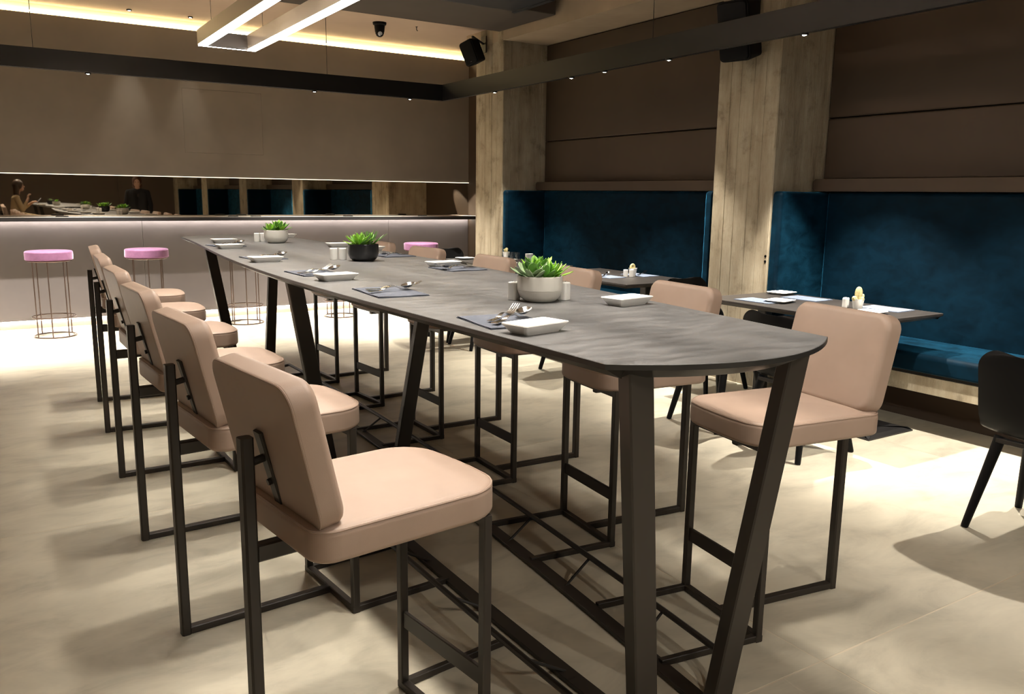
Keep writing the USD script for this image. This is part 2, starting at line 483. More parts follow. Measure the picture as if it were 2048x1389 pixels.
ce = structure('ceiling')
MB().box((LEFT_X, FRONT_Y, CEIL), (6.2, 7.1, CEIL + 0.1)).build('ceiling_slab', 'ceiling_paint', ce)
MB().box((LEFT_X, 8.05, 3.275), (6.2, 10.2, 3.35)).build('lower_ceiling', 'ceiling_paint', ce)
MB().box((LEFT_X, 7.04, 3.2), (4.93, 8.10, 3.62), 0.006).build('cross_beam', 'ceiling_dark', ce)
MB().box((4.97, FRONT_Y, 3.115), (WALL_X + .1, 8.9, 3.62), 0.006).build('edge_beam', 'beam_paint', ce)
duct = thing('air_duct', 'black rectangular duct under the ceiling beside the dark beam', 'duct', (0, 0, 0))
MB().box((2.2, 6.45, 3.175), (4.47, 7.055, 3.43), 0.01).build('casing', 'duct_black', duct)
MB().box((4.44, 6.43, 3.165), (4.49, 7.07, 3.44), 0.005).build('flange', 'duct_black', duct)
for x in (2.6, 4.0):
    MB().tube([(x, 6.75, 3.42), (x, 6.75, 3.61)], 0.006, 6).build('hanger', 'black_steel', duct)

# board-marked concrete columns
names = ['tall board-marked concrete column where the bar wall ends', 'board-marked concrete column with bolt holes between the two blue bays',
         'board-marked concrete column just behind the camera side', 'fourth board-marked concrete column, seen only in the mirror', 'last board-marked concrete column, far end in the mirror']
COL_Y = [8.074, 4.248, 0.42, -3.41, -7.24]
for k, y0 in enumerate(COL_Y):
    x0, x1, y1 = 4.97, 5.60, y0 + 0.60
    c = thing('concrete_column', names[k], 'column', ((x0 + x1) / 2, y0 + 0.3, 0))
    # outline with narrow board joints
    r2 = np.random.default_rng(50 + k)

    def edge(a, b, nb):
        a, b = arr(a), arr(b)
        d = unit(b - a)
        nrm = arr((d[1], -d[0]))
        L = np.linalg.norm(b - a)
        cuts = np.cumsum(r2.uniform(0.8, 1.2, nb))
        cuts = cuts / cuts[-1] * L
        pts, off = [], r2.uniform(-.0025, .0025)
        pts.append(a + d * 0.008)
        for q in cuts[:-1]:
            o2 = r2.uniform(-.003, .003)
            w = r2.uniform(.002, .004)
            pts += [a + d * (q - w) + nrm * off, a + d * q - nrm * 0.007, a + d * (q + w) + nrm * o2]
            off = o2
        pts.append(b - d * 0.008)
        return pts
    cx, cy = (x0 + x1) / 2, y0 + 0.3
    hw, hd = (x1 - x0) / 2, 0.3
    ring = edge((-hw, -hd), (hw, -hd), 6) + edge((hw, -hd), (hw, hd), 3) + edge((hw, hd), (-hw, hd), 6) + edge((-hw, hd), (-hw, -hd), 5)
    MB().poly(Polygon(ring), 0, 3.3).build('shaft', 'board_concrete', c, smooth=False)
    if k == 1:
        for z in (0.62, 0.98, 1.02):
            MB().lathe([(0, 0), (0.010, 0), (0.010, 0.004), (0.006, 0.004), (0.006, 0.001), (0, 0.001)], n=10).rot((0, 1, 0), -90).move((-hw + .001, -hd + 0.02, z)).build('anchor_hole', 'black_matt', c)

# padded brown wall panels above the benches, ledge cushions, blue velvet benches
BAYS = [(4.862, 8.060, 'far bay'), (1.03, 4.24, 'near bay'), (-2.80, 0.41, 'mirror bay'), (-6.63, -3.42, 'mirror bay end')]
bay_lab = ['blue velvet bench in the far bay between the two concrete columns', 'blue velvet bench in the near bay at the right edge',
           'blue velvet bench in the third bay, seen only in the mirror', 'blue velvet bench in the last bay, seen only in the mirror']
for k, (ya, yb, nm) in enumerate(BAYS):
    for (za, zb) in ((1.602, 2.055), (2.060, 3.11)):
        out = rrect(yb - ya - 0.004, zb - za - 0.002, 0.006, 3)
        MB().pillow(out, 0, 0.045, 0.004, 0.012, crown=0.004).apply(np.array([[0, 0, -1, WALL_X + 0.0], [1, 0, 0, (ya + yb) / 2], [0, 1, 0, (za + zb) / 2], [0, 0, 0, 1.]])).build('wall_pad', 'brown_pad', wr)
    yc = (ya + yb) / 2
    b = thing('banquette', bay_lab[k], 'bench', (5.2, yc, 0))
    h = (yb - ya) / 2
    # seat cushion
    out = rrect(0.58, 2 * h - 0.01, 0.015, 4)
    MB().pillow(out, 0.385, 0.502, 0.012, 0.035, crown=0.006).move((-0.015, 0, 0)).build('seat_cushion', 'blue_velvet', b)
    MB().box((-0.27, -h + .005, 0.362), (0.36, h - .005, 0.386), 0.003).build('seat_board', 'brown_steel', b)
    MB().box((-0.29, -h + .005, 0.255), (-0.13, h - .005, 0.362), 0.004).build('concrete_beam', 'board_concrete', b)
    MB().box((0.02, -h + .01, 0.0), (0.36, h - .01, 0.30), 0.004).build('base', 'brown_cloth', b)
    # back cushion, one upholstered panel along the wall
    out = rrect(2 * h - 0.20, 1.045, 0.02, 4)
    MB().pillow(out, 0, 0.11, 0.01, 0.028, crown=0.004).apply(np.array([[0, 0, -1, 0.375], [1, 0, 0, 0], [0, 1, 0, 0.98], [0, 0, 0, 1.]])).build('back_cushion', 'blue_velvet', b)
    for s in (-1, 1):
        out = rrect(0.60, 1.045, 0.03, 5)
        R = np.array([[1, 0, 0, 0.075], [0, 0, -s, s * (h - 0.002)], [0, 1, 0, 0.98], [0, 0, 0, 1.]])
        m = MB().pillow(out, 0, 0.075, 0.008, 0.03, crown=0.003).apply(R)
        if s > 0:
            pass
        else:
            m.f = [f[:, ::-1] for f in m.f]
        m.build('side_cushion', 'blue_velvet', b)
    MB().box((0.215, -h + .002, 1.508), (0.378, h - .002, 1.600), 0.022).build('ledge_roll', 'brown_pad', b)

# ------------------------------------------------------------------ bar counter, mirror
BL, BR = LEFT_X + .004, 5.574
bar = thing('bar_counter', 'grey bar counter running along the back wall with a lit floor gap', 'bar counter', (0, WALL_Y, 0))
for a, b_ in ((BL, -1.6), (-1.6, 1.47), (1.47, 4.4), (4.4, BR)):
    MB().box((a + .0012, 0.0, 0.088), (b_ - .0012, 0.03, 1.126), 0.0015).build('front_panel', 'bar_panel', bar)
MB().box((BL, 0.02, 0.0), (BR, 0.06, 0.088), 0.001).build('plinth', 'plinth_brown', bar)
MB().box((BL, -0.37, 1.1285), (BR, 0.03, 1.167), 0.003).build('counter_slab', 'counter_edge', bar)
MB().box((BL, -0.366, 1.167), (BR, 0.03, 1.171), 0.001).build('counter_top', 'counter_top', bar)
MB().box((BL, -0.05, 1.122), (BR, -0.03, 1.1285), 0.001).build('under_counter_light', 'led_counter', bar)
MB().box((BL, 0.0, 0.082), (BR, 0.018, 0.088), 0.001).build('plinth_light', 'led_plinth', bar)
mir = thing('mirror', 'long low bronze mirror strip between the bar counter and the upper wall', 'mirror', (0, WALL_Y, 0))
for a, b_ in ((BL, -0.96), (-0.96, 1.26), (1.26, 3.484), (3.484, BR)):
    MB().box((a + .0008, 0.008, 1.1715), (b_ - .0008, 0.028, 1.606), 0.0008).build('mirror_pane', 'bronze_mirror', mir, smooth=False)
for i, x in enumerate((0.68, 2.38, 2.63, 3.74, 4.74)):
    w = ['leftmost, by the mirrored woman', 'second from the left', 'third, close beside another', 'fourth, above the black pot', 'nearest the concrete column'][i]
    t = thing('coaster_stack', f'small dark flat stack on the counter edge, {w}', 'coasters', (x, WALL_Y - 0.30, 1.171), rng.uniform(-20, 20))
    MB().prism(rrect(0.11, 0.075, 0.012, 3), 0, 0.007, 0.001).build('bottom_mat', 'black_matt', t)
    MB().prism(rrect(0.10, 0.07, 0.012, 3), 0.007, 0.013, 0.001).build('top_mat', 'brown_steel', t)

# ------------------------------------------------------------------ bar stools with mauve seats
st = [(0.516, 9.35, 'leftmost pink velvet stool at the bar, clear of the chairs'), (1.41, 9.35, 'pink velvet stool second from the left, behind the row of tan chairs'),
      (2.40, 9.35, 'pink velvet bar stool whose seat hides behind the far table end'), (3.52, 9.37, 'bar stool at the counter, only its wire base visible below the table'),
      (4.58, 9.35, 'pink velvet stool nearest the concrete column')]


def make_stool(x, y, label):
    s = thing('bar_stool', label, 'stool', (x, y, 0), 0, None)
    MB().pillow(circle(0.213, 48), 0.762, 0.852, 0.010, 0.018, crown=0.006).build('seat', 'mauve_velvet', s)
    MB().tube(np.column_stack([0.19 * np.cos(np.linspace(0, 2 * np.pi, 40, False)), 0.19 * np.sin(np.linspace(0, 2 * np.pi, 40, False)), np.full(40, 0.755)]), 0.008, 8, True).build('seat_ring', 'thin_steel', s)
    for a in (35, 125, 215, 305, 260):
        a = math.radians(a)
        MB().tube([(0.19 * math.cos(a), 0.19 * math.sin(a), 0.006), (0.19 * math.cos(a), 0.19 * math.sin(a), 0.76)], 0.0058, 8).build('leg', 'thin_steel', s)
    for z, nm in ((0.007, 'base_ring'), (0.20, 'foot_ring')):
        q = np.linspace(0, 2 * np.pi, 48, False)
        MB().tube(np.column_stack([0.19 * np.cos(q), 0.19 * np.sin(q), np.full(48, z)]), 0.0062, 8, True).build(nm, 'thin_steel', s)
    return s


s0 = make_stool(*st[0])
for x, y, l in st[1:]:
    dup(s0, (x, y, 0), rng.uniform(-15, 15), l)

# ------------------------------------------------------------------ the long boat-shaped table
def axis_x(y):
    return 1.541 + 0.040 * (y - 2)


TABLE_Z = 1.085
WY = np.array([1.40, 1.7, 2.1, 2.4, 2.75, 3.2, 3.63, 4.5, 5.5, 6.2, 7.06])
WW = np.array([.385, .402, .430, .455, .485, .517, .53, .52, .475, .447, .412])
_wc = np.polyfit(WY, WW, 4)


def half_w(y):
    return np.polyval(_wc, y)


def outline(dy=0.0, inset=0.0):
    ys = np.linspace(1.40, 7.06, 40)
    L = [(axis_x(y) - half_w(y) + inset, y) for y in ys]
    R = [(axis_x(y) + half_w(y) - inset, y) for y in ys]
    wn, wf = half_w(1.40) - inset, half_w(7.06) - inset
    q = np.linspace(-1, 1, 22)[1:-1]
    near = [(axis_x(1.40) + u * wn, 1.40 - (0.135 - inset) * (1 - u * u)) for u in q]
    far = [(axis_x(7.06) - u * wf, 7.06 + (0.255 - inset) * (1 - u * u)) for u in q]
    return arr(R + far + L[::-1] + near) + arr((0, dy))


def rail_off(y):
    return 0.205 - 0.0135 * (y - 4.0) ** 2


def long_table(label, dy=0.0):
    t = thing('dining_table', label, 'table', (0, dy, 0))
    o = outline()
    MB().layered(o, [(0.002, TABLE_Z - 0.013), (0, TABLE_Z - 0.011), (0, TABLE_Z - 0.0015), (0.0015, TABLE_Z)]).build('tabletop', 'table_laminate', t, smooth=25)
    io = outline(inset=0.004)
    eb = MB().poly(Polygon(outline(inset=-0.0006)).difference(Polygon(io)), TABLE_Z - 0.0135, TABLE_Z - 0.0012).build('edge_band', 'table_edge', t, smooth=25)
    MB().layered(o, [(0.062, TABLE_Z - 0.042), (0.058, TABLE_Z - 0.042), (0.0025, TABLE_Z - 0.013), (0.0025, TABLE_Z - 0.0128)]).build('bevelled_underside', 'table_bevel', t, smooth=25)
    for (T_, yt, yb, B) in ((.278, 1.387, 1.496, .135), (.376, 3.957, 3.988, .194), (.259, 6.778, 6.559, .125)):
        for s in (-1, 1):
            a = arr((axis_x(yt) + s * T_, yt + (0.03 if yt < 2 else 0), TABLE_Z - 0.018))
            b = arr((axis_x(yb) + s * B, yb, 0.0))
            MB().bar(b, a, 0.075, 0.045, up=(0, 1, 0), c=0.004).build('leg', 'brown_steel', t)
    ys = np.linspace(1.46, 6.60, 30)
    for s in (-1, 1):
        m = MB()
        pts = [arr((axis_x(y) + s * rail_off(y), y, 0.008)) for y in ys]
        for a, b in zip(pts[:-1], pts[1:]):
            m.bar(a, b + unit(b - a) * .002, 0.055, 0.016, c=0.002)
        rl = m.build('floor_rail', 'black_steel', t)
        tb = [(axis_x(y) + s * (rail_off(y) + 0.135), y, 0.085) for y in np.linspace(1.62, 6.44, 28)]
        e0 = (axis_x(1.47) + s * (rail_off(1.47) + .01), 1.47, 0.02)
        e1 = (axis_x(6.59) + s * (rail_off(6.59) + .01), 6.59, 0.02)
        fr = MB().tube([e0, (axis_x(1.57) + s * (rail_off(1.6) + 0.11), 1.575, 0.07)] + tb + [(axis_x(6.49) + s * (rail_off(6.46) + 0.11), 6.485, 0.07), e1], 0.0105, 8).build('foot_rail', 'black_steel', t)
        for y in np.arange(1.86, 6.4, 0.455):
            MB().tube([(axis_x(y) + s * rail_off(y), y, 0.012), (axis_x(y + .03) + s * (rail_off(y) + .133), y + 0.03, 0.08)], 0.0055, 6).build('strut', 'black_steel', fr)
    return t


table0 = long_table('long dark boat-shaped bar table with black splayed legs, in the room centre')

# ------------------------------------------------------------------ tan bar chairs bolted along the table
def make_bar_chair(loc, rot, label, group):
    c = thing('bar_chair', label, 'chair', loc, rot, group)
    S = 'brown_steel'
    lx, hy = 0.522, 0.197
    MB().bar((0, 0, 0), (0, 0, 0.915), 0.034, 0.030, c=0.005).build('rear_post', S, c)
    MB().bar((0.015, 0, 0.640), (0.50, 0, 0.640), 0.03, 0.042, c=0.004).build('seat_bar', S, c)
    MB().bar((0.105, 0, 0.655), (0.036, 0, 0.925), 0.040, 0.022, up=(1, 0, 0), c=0.004).build('back_support', S, c)
    for a_, b_, r_ in (((0.014, 0, 0.855), (0.048, 0, 0.862), 0.010), ((0.048, 0, 0.80), (0.075, 0, 0.806), 0.008), ((0.075, 0, 0.70), (0.10, 0, 0.706), 0.008)):
        MB().tube([a_, b_], r_, 8).build('bolt', 'black_steel', c)
    MB().bar((0.014, 0, 0.0125), (lx, 0, 0.0125), 0.030, 0.025, c=0.003).build('floor_bar', S, c)
    MB().bar((lx, -hy - .012, 0.0125), (lx, hy + .012, 0.0125), 0.026, 0.0252, c=0.003).build('floor_crossbar', S, c)
    for s in (-1, 1):
        MB().bar((lx, s * hy, 0.02), (lx, s * hy, 0.6695), 0.0255, 0.0255, up=(1, 0, 0), c=0.003).build('leg', S, c)
    for s in (-1, 1):
        MB().bar((lx + .01, s * hy, 0.0128), (0.905, s * hy, 0.0128), 0.022, 0.022, c=0.002).build('rail_bar', S, c)
    MB().bar((lx, -hy, 0.225), (lx, hy, 0.225), 0.013, 0.050, c=0.002).build('footrest', S, c)
    MB().bar((lx, -hy, 0.656), (lx, hy, 0.656), 0.024, 0.024, c=0.002).build('seat_rail', S, c)
    # seat: square at the back, broad curve in front
    n = 46
    p = rrect(0.512, 0.446, (0.100, 0.055, 0.055, 0.100), 8, cx=0.312)
    p[:, 0] += np.where(p[:, 0] > .40, 0.02 * (1 - (p[:, 1] / .223) ** 2) * np.clip((p[:, 0] - .40) / .15, 0, 1), 0)
    st_ = MB().pillow(p, 0.667, 0.748, 0.014, 0.020, crown=0.010).build('seat', 'tan_leather', c)
    nn = np.roll(p, -1, 0) - np.roll(p, 1, 0)
    nn = np.stack([-nn[:, 1], nn[:, 0]], 1)
    nn /= np.linalg.norm(nn, axis=1, keepdims=True)
    MB().tube(np.column_stack([p + nn * 0.0042, np.full(len(p), 0.7405)]), 0.0036, 6, True).build('piping', 'tan_leather', st_)
    # backrest: thick rounded pad leaning back
    q = rrect(0.436, 0.342, 0.052, 7)
    bk = MB().pillow(q, 0, 0.066, 0.008, 0.022, crown=0.006)
    F4 = np.array([[0, 0, 1, 0], [1, 0, 0, 0], [0, 1, 0, 0], [0, 0, 0, 1.]])
    R = trimesh.transformations.rotation_matrix(math.radians(-12.5), (0, 1, 0))
    tr = trimesh.transformations.translation_matrix((0.040, 0, 0.897))
    back = bk.apply(tr @ R @ F4).build('backrest', 'tan_leather', c)
    nn = np.roll(q, -1, 0) - np.roll(q, 1, 0)
    nn = np.stack([-nn[:, 1], nn[:, 0]], 1)
    nn /= np.linalg.norm(nn, axis=1, keepdims=True)
    MB().tube(np.column_stack([q + nn * 0.0028, np.full(len(q), 0.0035)]), 0.0028, 6, True).apply(tr @ R @ F4).build('back_piping', 'tan_leather', back)
    return c


ordn = ['nearest the camera', 'second from the camera', 'third from the camera', 'fourth from the camera', 'fifth from the camera', 'last, by the pink stools']
lefts = [(0.447, 1.800, 7), (0.452, 2.709, 5), (0.462, 3.589, 3), (0.490, 4.481, 1), (0.530, 5.397, -2), (0.578, 6.247, -4.5)]
rights = [(2.600, 1.815, 172), (2.655, 2.680, 174.5), (2.712, 3.585, 178), (2.742, 4.470, 180), (2.730, 5.395, 184), (2.725, 6.225, 183)]
ordr = ['nearest the camera, seat fully in view', 'second from the camera', 'third from the camera', 'fourth from the camera', 'fifth from the camera', 'last, beside the black pot']
ch0 = make_bar_chair((lefts[0][0], lefts[0][1], 0), lefts[0][2], f'tan padded bar chair in the left row, {ordn[0]}, seat at front', 'tan bar chairs along the long table')
for (x, y, a), w in list(zip(lefts, ordn))[1:]:
    dup(ch0, (x, y, 0), a, f'tan padded bar chair in the left row, {w}')
for (x, y, a), w in zip(rights, ordr):
    dup(ch0, (x, y, 0), a, f'tan padded bar chair in the right row, {w}')

# ------------------------------------------------------------------ things on the long table
def make_dish(x, y, z, rot, label, first=[None], L=0.170, W=0.100):
    if first[0] is not None:
        return dup(first[0], (x, y, z), rot, label)
    d = thing('serving_dish', label, 'dish', (x, y, z), rot, 'white oblong dishes')
    lo, up = rrect(0.135, 0.068, 0.010, 4), rrect(L, W, 0.008, 4)
    n = len(lo)
    # the same number of points on both outlines: build walls by lofting
    lo = np.array([lo[int(i * len(lo) / 40) % len(lo)] for i in range(40)])
    up = np.array([up[int(i * len(up) / 40) % len(up)] for i in range(40)])
    m = MB()
    rings = [np.column_stack([lo * .96, np.zeros(40)]), np.column_stack([lo, np.full(40, .003)]), np.column_stack([up, np.full(40, .026)]), np.column_stack([up * .985, np.full(40, .0285)]),
             np.column_stack([up * .955, np.full(40, .0275)]), np.column_stack([lo * .97, np.full(40, .009)]), np.column_stack([lo * .5, np.full(40, .0075)])]
    V = np.vstack(rings + [np.array([[0, 0, 0.0]]), np.array([[0, 0, .0075]])])
    F = []
    for i in range(len(rings) - 1):
        for j in range(40):
            l = (j + 1) % 40
            F += [(i * 40 + j, i * 40 + l, (i + 1) * 40 + l), (i * 40 + j, (i + 1) * 40 + l, (i + 1) * 40 + j)]
    k = len(rings) * 40
    for j in range(40):
        l = (j + 1) % 40
        F += [(k, l, j), (k + 1, (len(rings) - 1) * 40 + j, (len(rings) - 1) * 40 + l)]
    m.add(V, F).build('bowl', 'white_ceramic', d, smooth=28)
    fo = MB()
    fo.prism(rrect(0.10, 0.045, 0.01, 3), -0.0, 0.002)
    fo.build('foot', 'white_ceramic', d)
    first[0] = d
    return d


def make_fork(x, y, z, rot, label, first=[None]):
    if first[0] is not None:
        return dup(first[0], (x, y, z), rot, label)
    f = thing('fork', label, 'fork', (x, y, z), rot)
    def prof(t):   # height along the fork
        return 0.004 + 0.011 * math.sin(min(max((t - .25) / .42, 0), 1) * math.pi) + 0.024 * max(0, (t - .70) / .30) ** 1.2
    def strip(ts, wf, off=0.0, th=0.0022):
        V, F = [], []
        for t in ts:
            w = wf(t) / 2
            zz = prof(t)
            for yy, dz in ((-w, 0), (w, 0), (w, th), (-w, th)):
                V.append((t * 0.225, yy + off, zz + dz))
        n = len(ts)
        for i in range(n - 1):
            for j in range(4):
                l = (j + 1) % 4
                F += [(i * 4 + j, i * 4 + l, (i + 1) * 4 + l), (i * 4 + j, (i + 1) * 4 + l, (i + 1) * 4 + j)]
        F += [(0, 3, 2), (0, 2, 1), ((n - 1) * 4, (n - 1) * 4 + 1, (n - 1) * 4 + 2), ((n - 1) * 4, (n - 1) * 4 + 2, (n - 1) * 4 + 3)]
        mb = MB().add(V, F)
        if trimesh.Trimesh(V, F, process=False).volume < 0:
            mb.f = [q[:, ::-1] for q in mb.f]
        return mb
    strip(np.linspace(0, .68, 20), lambda t: 0.017 * (1 - min(1, t / .45)) ** .6 + 0.0055).build('handle', 'steel', f)
    hd = strip(np.linspace(.66, .82, 8), lambda t: 0.0055 + 0.020 * min(1, (t - .66) / .07) ** .7)
    hd.build('head', 'steel', f)
    for k in range(4):
        strip(np.linspace(.815, 1.0, 8), lambda t: 0.0042 * (1 - .45 * (t - .815) / .185), -0.0105 + 0.007 * k).build('tine', 'steel', f)
    first[0] = f
    return f


def make_spoon(x, y, z, rot, label, first=[None]):
    if first[0] is not None:
        return dup(first[0], (x, y, z), rot, label)
    f = thing('spoon', label, 'spoon', (x, y, z), rot)
    def prof(t):
        return 0.004 + 0.012 * math.sin(min(max((t - .22) / .44, 0), 1) * math.pi)
    V, F = [], []
    ts = np.linspace(0, .66, 20)
    for t in ts:
        w = (0.017 * (1 - min(1, t / .45)) ** .6 + 0.0055) / 2
        for yy, dz in ((-w, 0), (w, 0), (w, .0024), (-w, .0024)):
            V.append((t * 0.225, yy, prof(t) + dz))
    for i in range(19):
        for j in range(4):
            l = (j + 1) % 4
            F += [(i * 4 + j, (i + 1) * 4 + l, i * 4 + l), (i * 4 + j, (i + 1) * 4 + j, (i + 1) * 4 + l)]
    F += [(0, 2, 3), (0, 1, 2)]
    mb = MB().add(V, F)
    if trimesh.Trimesh(V, F, process=False).volume < 0:
        mb.f = [q[:, ::-1] for q in mb.f]
    mb.build('handle', 'steel', f)
    # bowl: shallow ellipsoid shell
    V, F = [], []
    nr, na = 7, 24
    for s in (0, 1):
        for i in range(nr):
            r = i / (nr - 1)
            for j in range(na):
                a = 2 * math.pi * j / na
                ex = 0.033 * r * math.cos(a) * (1 - 0.12 * math.cos(a))
                ey = 0.021 * r * math.sin(a)
                V.append((0.184 + ex, ey, 0.0035 + 0.012 * r ** 2 + s * 0.0018 + 0.16 * (ex + 0.036)))
    for s in (0, 1):
        o = s * nr * na
        for i in range(nr - 1):
            for j in range(na):
                l = (j + 1) % na
                q = [(o + i * na + j, o + (i + 1) * na + j, o + (i + 1) * na + l), (o + i * na + j, o + (i + 1) * na + l, o + i * na + l)]
                F += q if s else [x_[::-1] for x_ in q]
    for j in range(na):
        l = (j + 1) % na
        a, b = (nr - 1) * na, nr * na + (nr - 1) * na
        F += [(a + j, a + l, b + l), (a + j, b + l, b + j)]
    MB().add(V, F).build('bowl', 'steel', f, smooth=40)
    first[0] = f
    return f


def make_napkin(x, y, z, rot, label, first=[None], material='napkin_grey', size=(0.205, 0.325)):
    n = thing('napkin', label, 'napkin', (x, y, z), rot)
    w, d = size
    for k, (zz, s) in enumerate(((0, 1.0), (0.0022, 0.985))):
        nx, ny = 10, 14
        V, F = [], []
        r2 = np.random.default_rng(int(abs(x * 1000)) + k)
        ph = r2.uniform(0, 6, 4)
        for top in (0, 1):
            for i in range(nx + 1):
                for j in range(ny + 1):
                    u, v = (i / nx - .5) * w * s, (j / ny - .5) * d * s
                    wz = 0.0006 * (1 + math.sin(u * 40 + ph[0]) * math.sin(v * 28 + ph[1]))
                    V.append((u, v, zz + wz * (0.3 + k) + top * 0.0018))
        N = (nx + 1) * (ny + 1)
        idx = lambda t, i, j: t * N + i * (ny + 1) + j
        for i in range(nx):
            for j in range(ny):
                F += [(idx(1, i, j), idx(1, i + 1, j), idx(1, i + 1, j + 1)), (idx(1, i, j), idx(1, i + 1, j + 1), idx(1, i, j + 1))]
                F += [(idx(0, i, j), idx(0, i + 1, j + 1), idx(0, i + 1, j)), (idx(0, i, j), idx(0, i, j + 1), idx(0, i + 1, j + 1))]
        for i in range(nx):
            for j, fl in ((0, 1), (ny, 0)):
                q = [(idx(0, i, j), idx(0, i + 1, j), idx(1, i + 1, j)), (idx(0, i, j), idx(1, i + 1, j), idx(1, i, j))]
                F += q if fl else [t_[::-1] for t_ in q]
        for j in range(ny):
            for i, fl in ((0, 0), (nx, 1)):
                q = [(idx(0, i, j), idx(0, i, j + 1), idx(1, i, j + 1)), (idx(0, i, j), idx(1, i, j + 1), idx(1, i, j))]
                F += q if fl else [t_[::-1] for t_ in q]
        MB().add(V, F).build('fold', material, n, smooth=60)
    return n


TZ = TABLE_Z
# left side, near to far
make_napkin(1.262, 2.030, TZ, -6, 'grey-blue folded napkin nearest the camera, left side of the long table', size=(0.20, 0.245))
make_napkin(1.262, 2.845, TZ, -4, 'grey-blue napkin with crossed cutlery and no dish beside it', size=(0.195, 0.31))
make_napkin(1.258, 3.680, TZ, 2, 'grey-blue napkin third from the camera, left side of the long table', size=(0.19, 0.26))
make_napkin(1.30, 4.640, TZ, 4, 'grey-blue napkin fourth from the camera, left side of the long table', size=(0.19, 0.26))
make_napkin(1.375, 5.80, TZ, 6, 'grey-blue napkin at the far left end of the long table', size=(0.19, 0.26))
make_napkin(1.968, 3.610, TZ, 2, 'grey-blue napkin on the right side between the second and third chairs', size=(0.20, 0.24))
make_napkin(2.035, 4.56, TZ, 3, 'grey-blue napkin on the right side behind the black pot', size=(0.20, 0.26))
z_ = TZ + 0.0045
make_fork(1.200, 2.005, z_, 38, 'steel fork on the napkin nearest the camera')
make_spoon(1.185, 1.958, z_ + .002, 30, 'steel spoon on the napkin nearest the camera')
make_fork(1.188, 2.895, z_, -4, 'steel fork on the napkin that has no dish')
make_spoon(1.170, 2.815, z_ + .001, 14, 'steel spoon on the napkin that has no dish')
make_fork(1.175, 3.640, z_, 30, 'steel fork on the third left napkin')
make_spoon(1.185, 3.585, z_ + .002, 25, 'steel spoon on the third left napkin')
make_fork(1.225, 4.60, z_, 30, 'steel fork behind the fourth left dish')
make_spoon(1.235, 4.545, z_ + .002, 24, 'steel spoon behind the fourth left dish')
make_fork(1.305, 5.80, z_, 30, 'steel fork at the far left napkin')
make_spoon(1.315, 5.745, z_ + .002, 25, 'steel spoon at the far left napkin')
make_spoon(2.055, 3.62, z_, 195, 'steel spoon on the right napkin by the third chair')
make_fork(2.06, 3.585, z_, 178, 'steel fork on the right napkin by the third chair')
make_spoon(2.12, 4.54, z_, 200, 'steel spoon on the right napkin behind the black pot')
make_fork(2.115, 4.61, z_, 185, 'steel fork on the right napkin behind the black pot')
make_dish(1.240, 1.835, TZ, 12, 'white oblong dish nearest the camera, at the left table edge')
make_dish(1.245, 3.360, TZ, 8, 'white oblong dish beside the third left napkin')
make_dish(1.245, 4.405, TZ, 4, 'white oblong dish in front of the fourth left napkin')
make_dish(1.335, 5.530, TZ, 6, 'white oblong dish at the far left napkin')
make_dish(1.450, 6.170, TZ, 2, 'white oblong dish alone at the far left table end')
make_dish(1.845, 2.170, TZ, 10, 'white oblong dish by the first right-hand chair')
make_dish(1.965, 3.755, TZ, 6, 'white oblong dish behind the right napkin, by the third chair')
make_dish(2.09, 5.00, TZ, 10, 'white oblong dish on the right, just behind the black pot')
make_dish(2.045, 5.44, TZ, 0, 'white oblong dish behind the two shakers at the black pot')
make_dish(2.07, 6.74, TZ, 5, 'white oblong dish beyond the far white pot')

# shakers
shk = []


def make_shaker(x, y, z, label, square=False):
    if shk and not square:
        return dup(shk[0], (x, y, z), rng.uniform(0, 360), label)
    if square and len(shk) > 1:
        return dup(shk[1], (x, y, z), 20, label)
    s = thing('shaker', label, 'shaker', (x, y, z), 20 if square else 0, 'white salt and pepper shakers')
    p = rrect(0.036, 0.036, 0.008, 5) if square else circle(0.021, 28)
    MB().pillow(p, 0, 0.064, 0.002, 0.005, crown=0.002).build('body', 'white_ceramic', s)
    h = MB()
    for a in range(3):
        h.lathe([(0, 0.0665), (0.0016, 0.0665), (0.0016, 0.064)], (0.006 * math.cos(a * 2.1), 0.006 * math.sin(a * 2.1), 0), 8)
    h.build('pour_hole', 'black_matt', s)
    shk.append(s)
    return s


make_shaker(1.622, 4.405, TZ, 'round white shaker left of the black pot, the left one')
make_shaker(1.564, 2.452, TZ, 'square white shaker half hidden left of the near cream pot', True)
make_shaker(1.667, 4.385, TZ, 'round white shaker touching the black pot, the right one')
make_shaker(1.724, 2.372, TZ, 'square white shaker right of the near cream pot', True)
make_shaker(1.700, 6.215, TZ, 'round white shaker left of the far white pot')
make_shaker(1.742, 6.215, TZ, 'round white shaker half behind the far white pot')

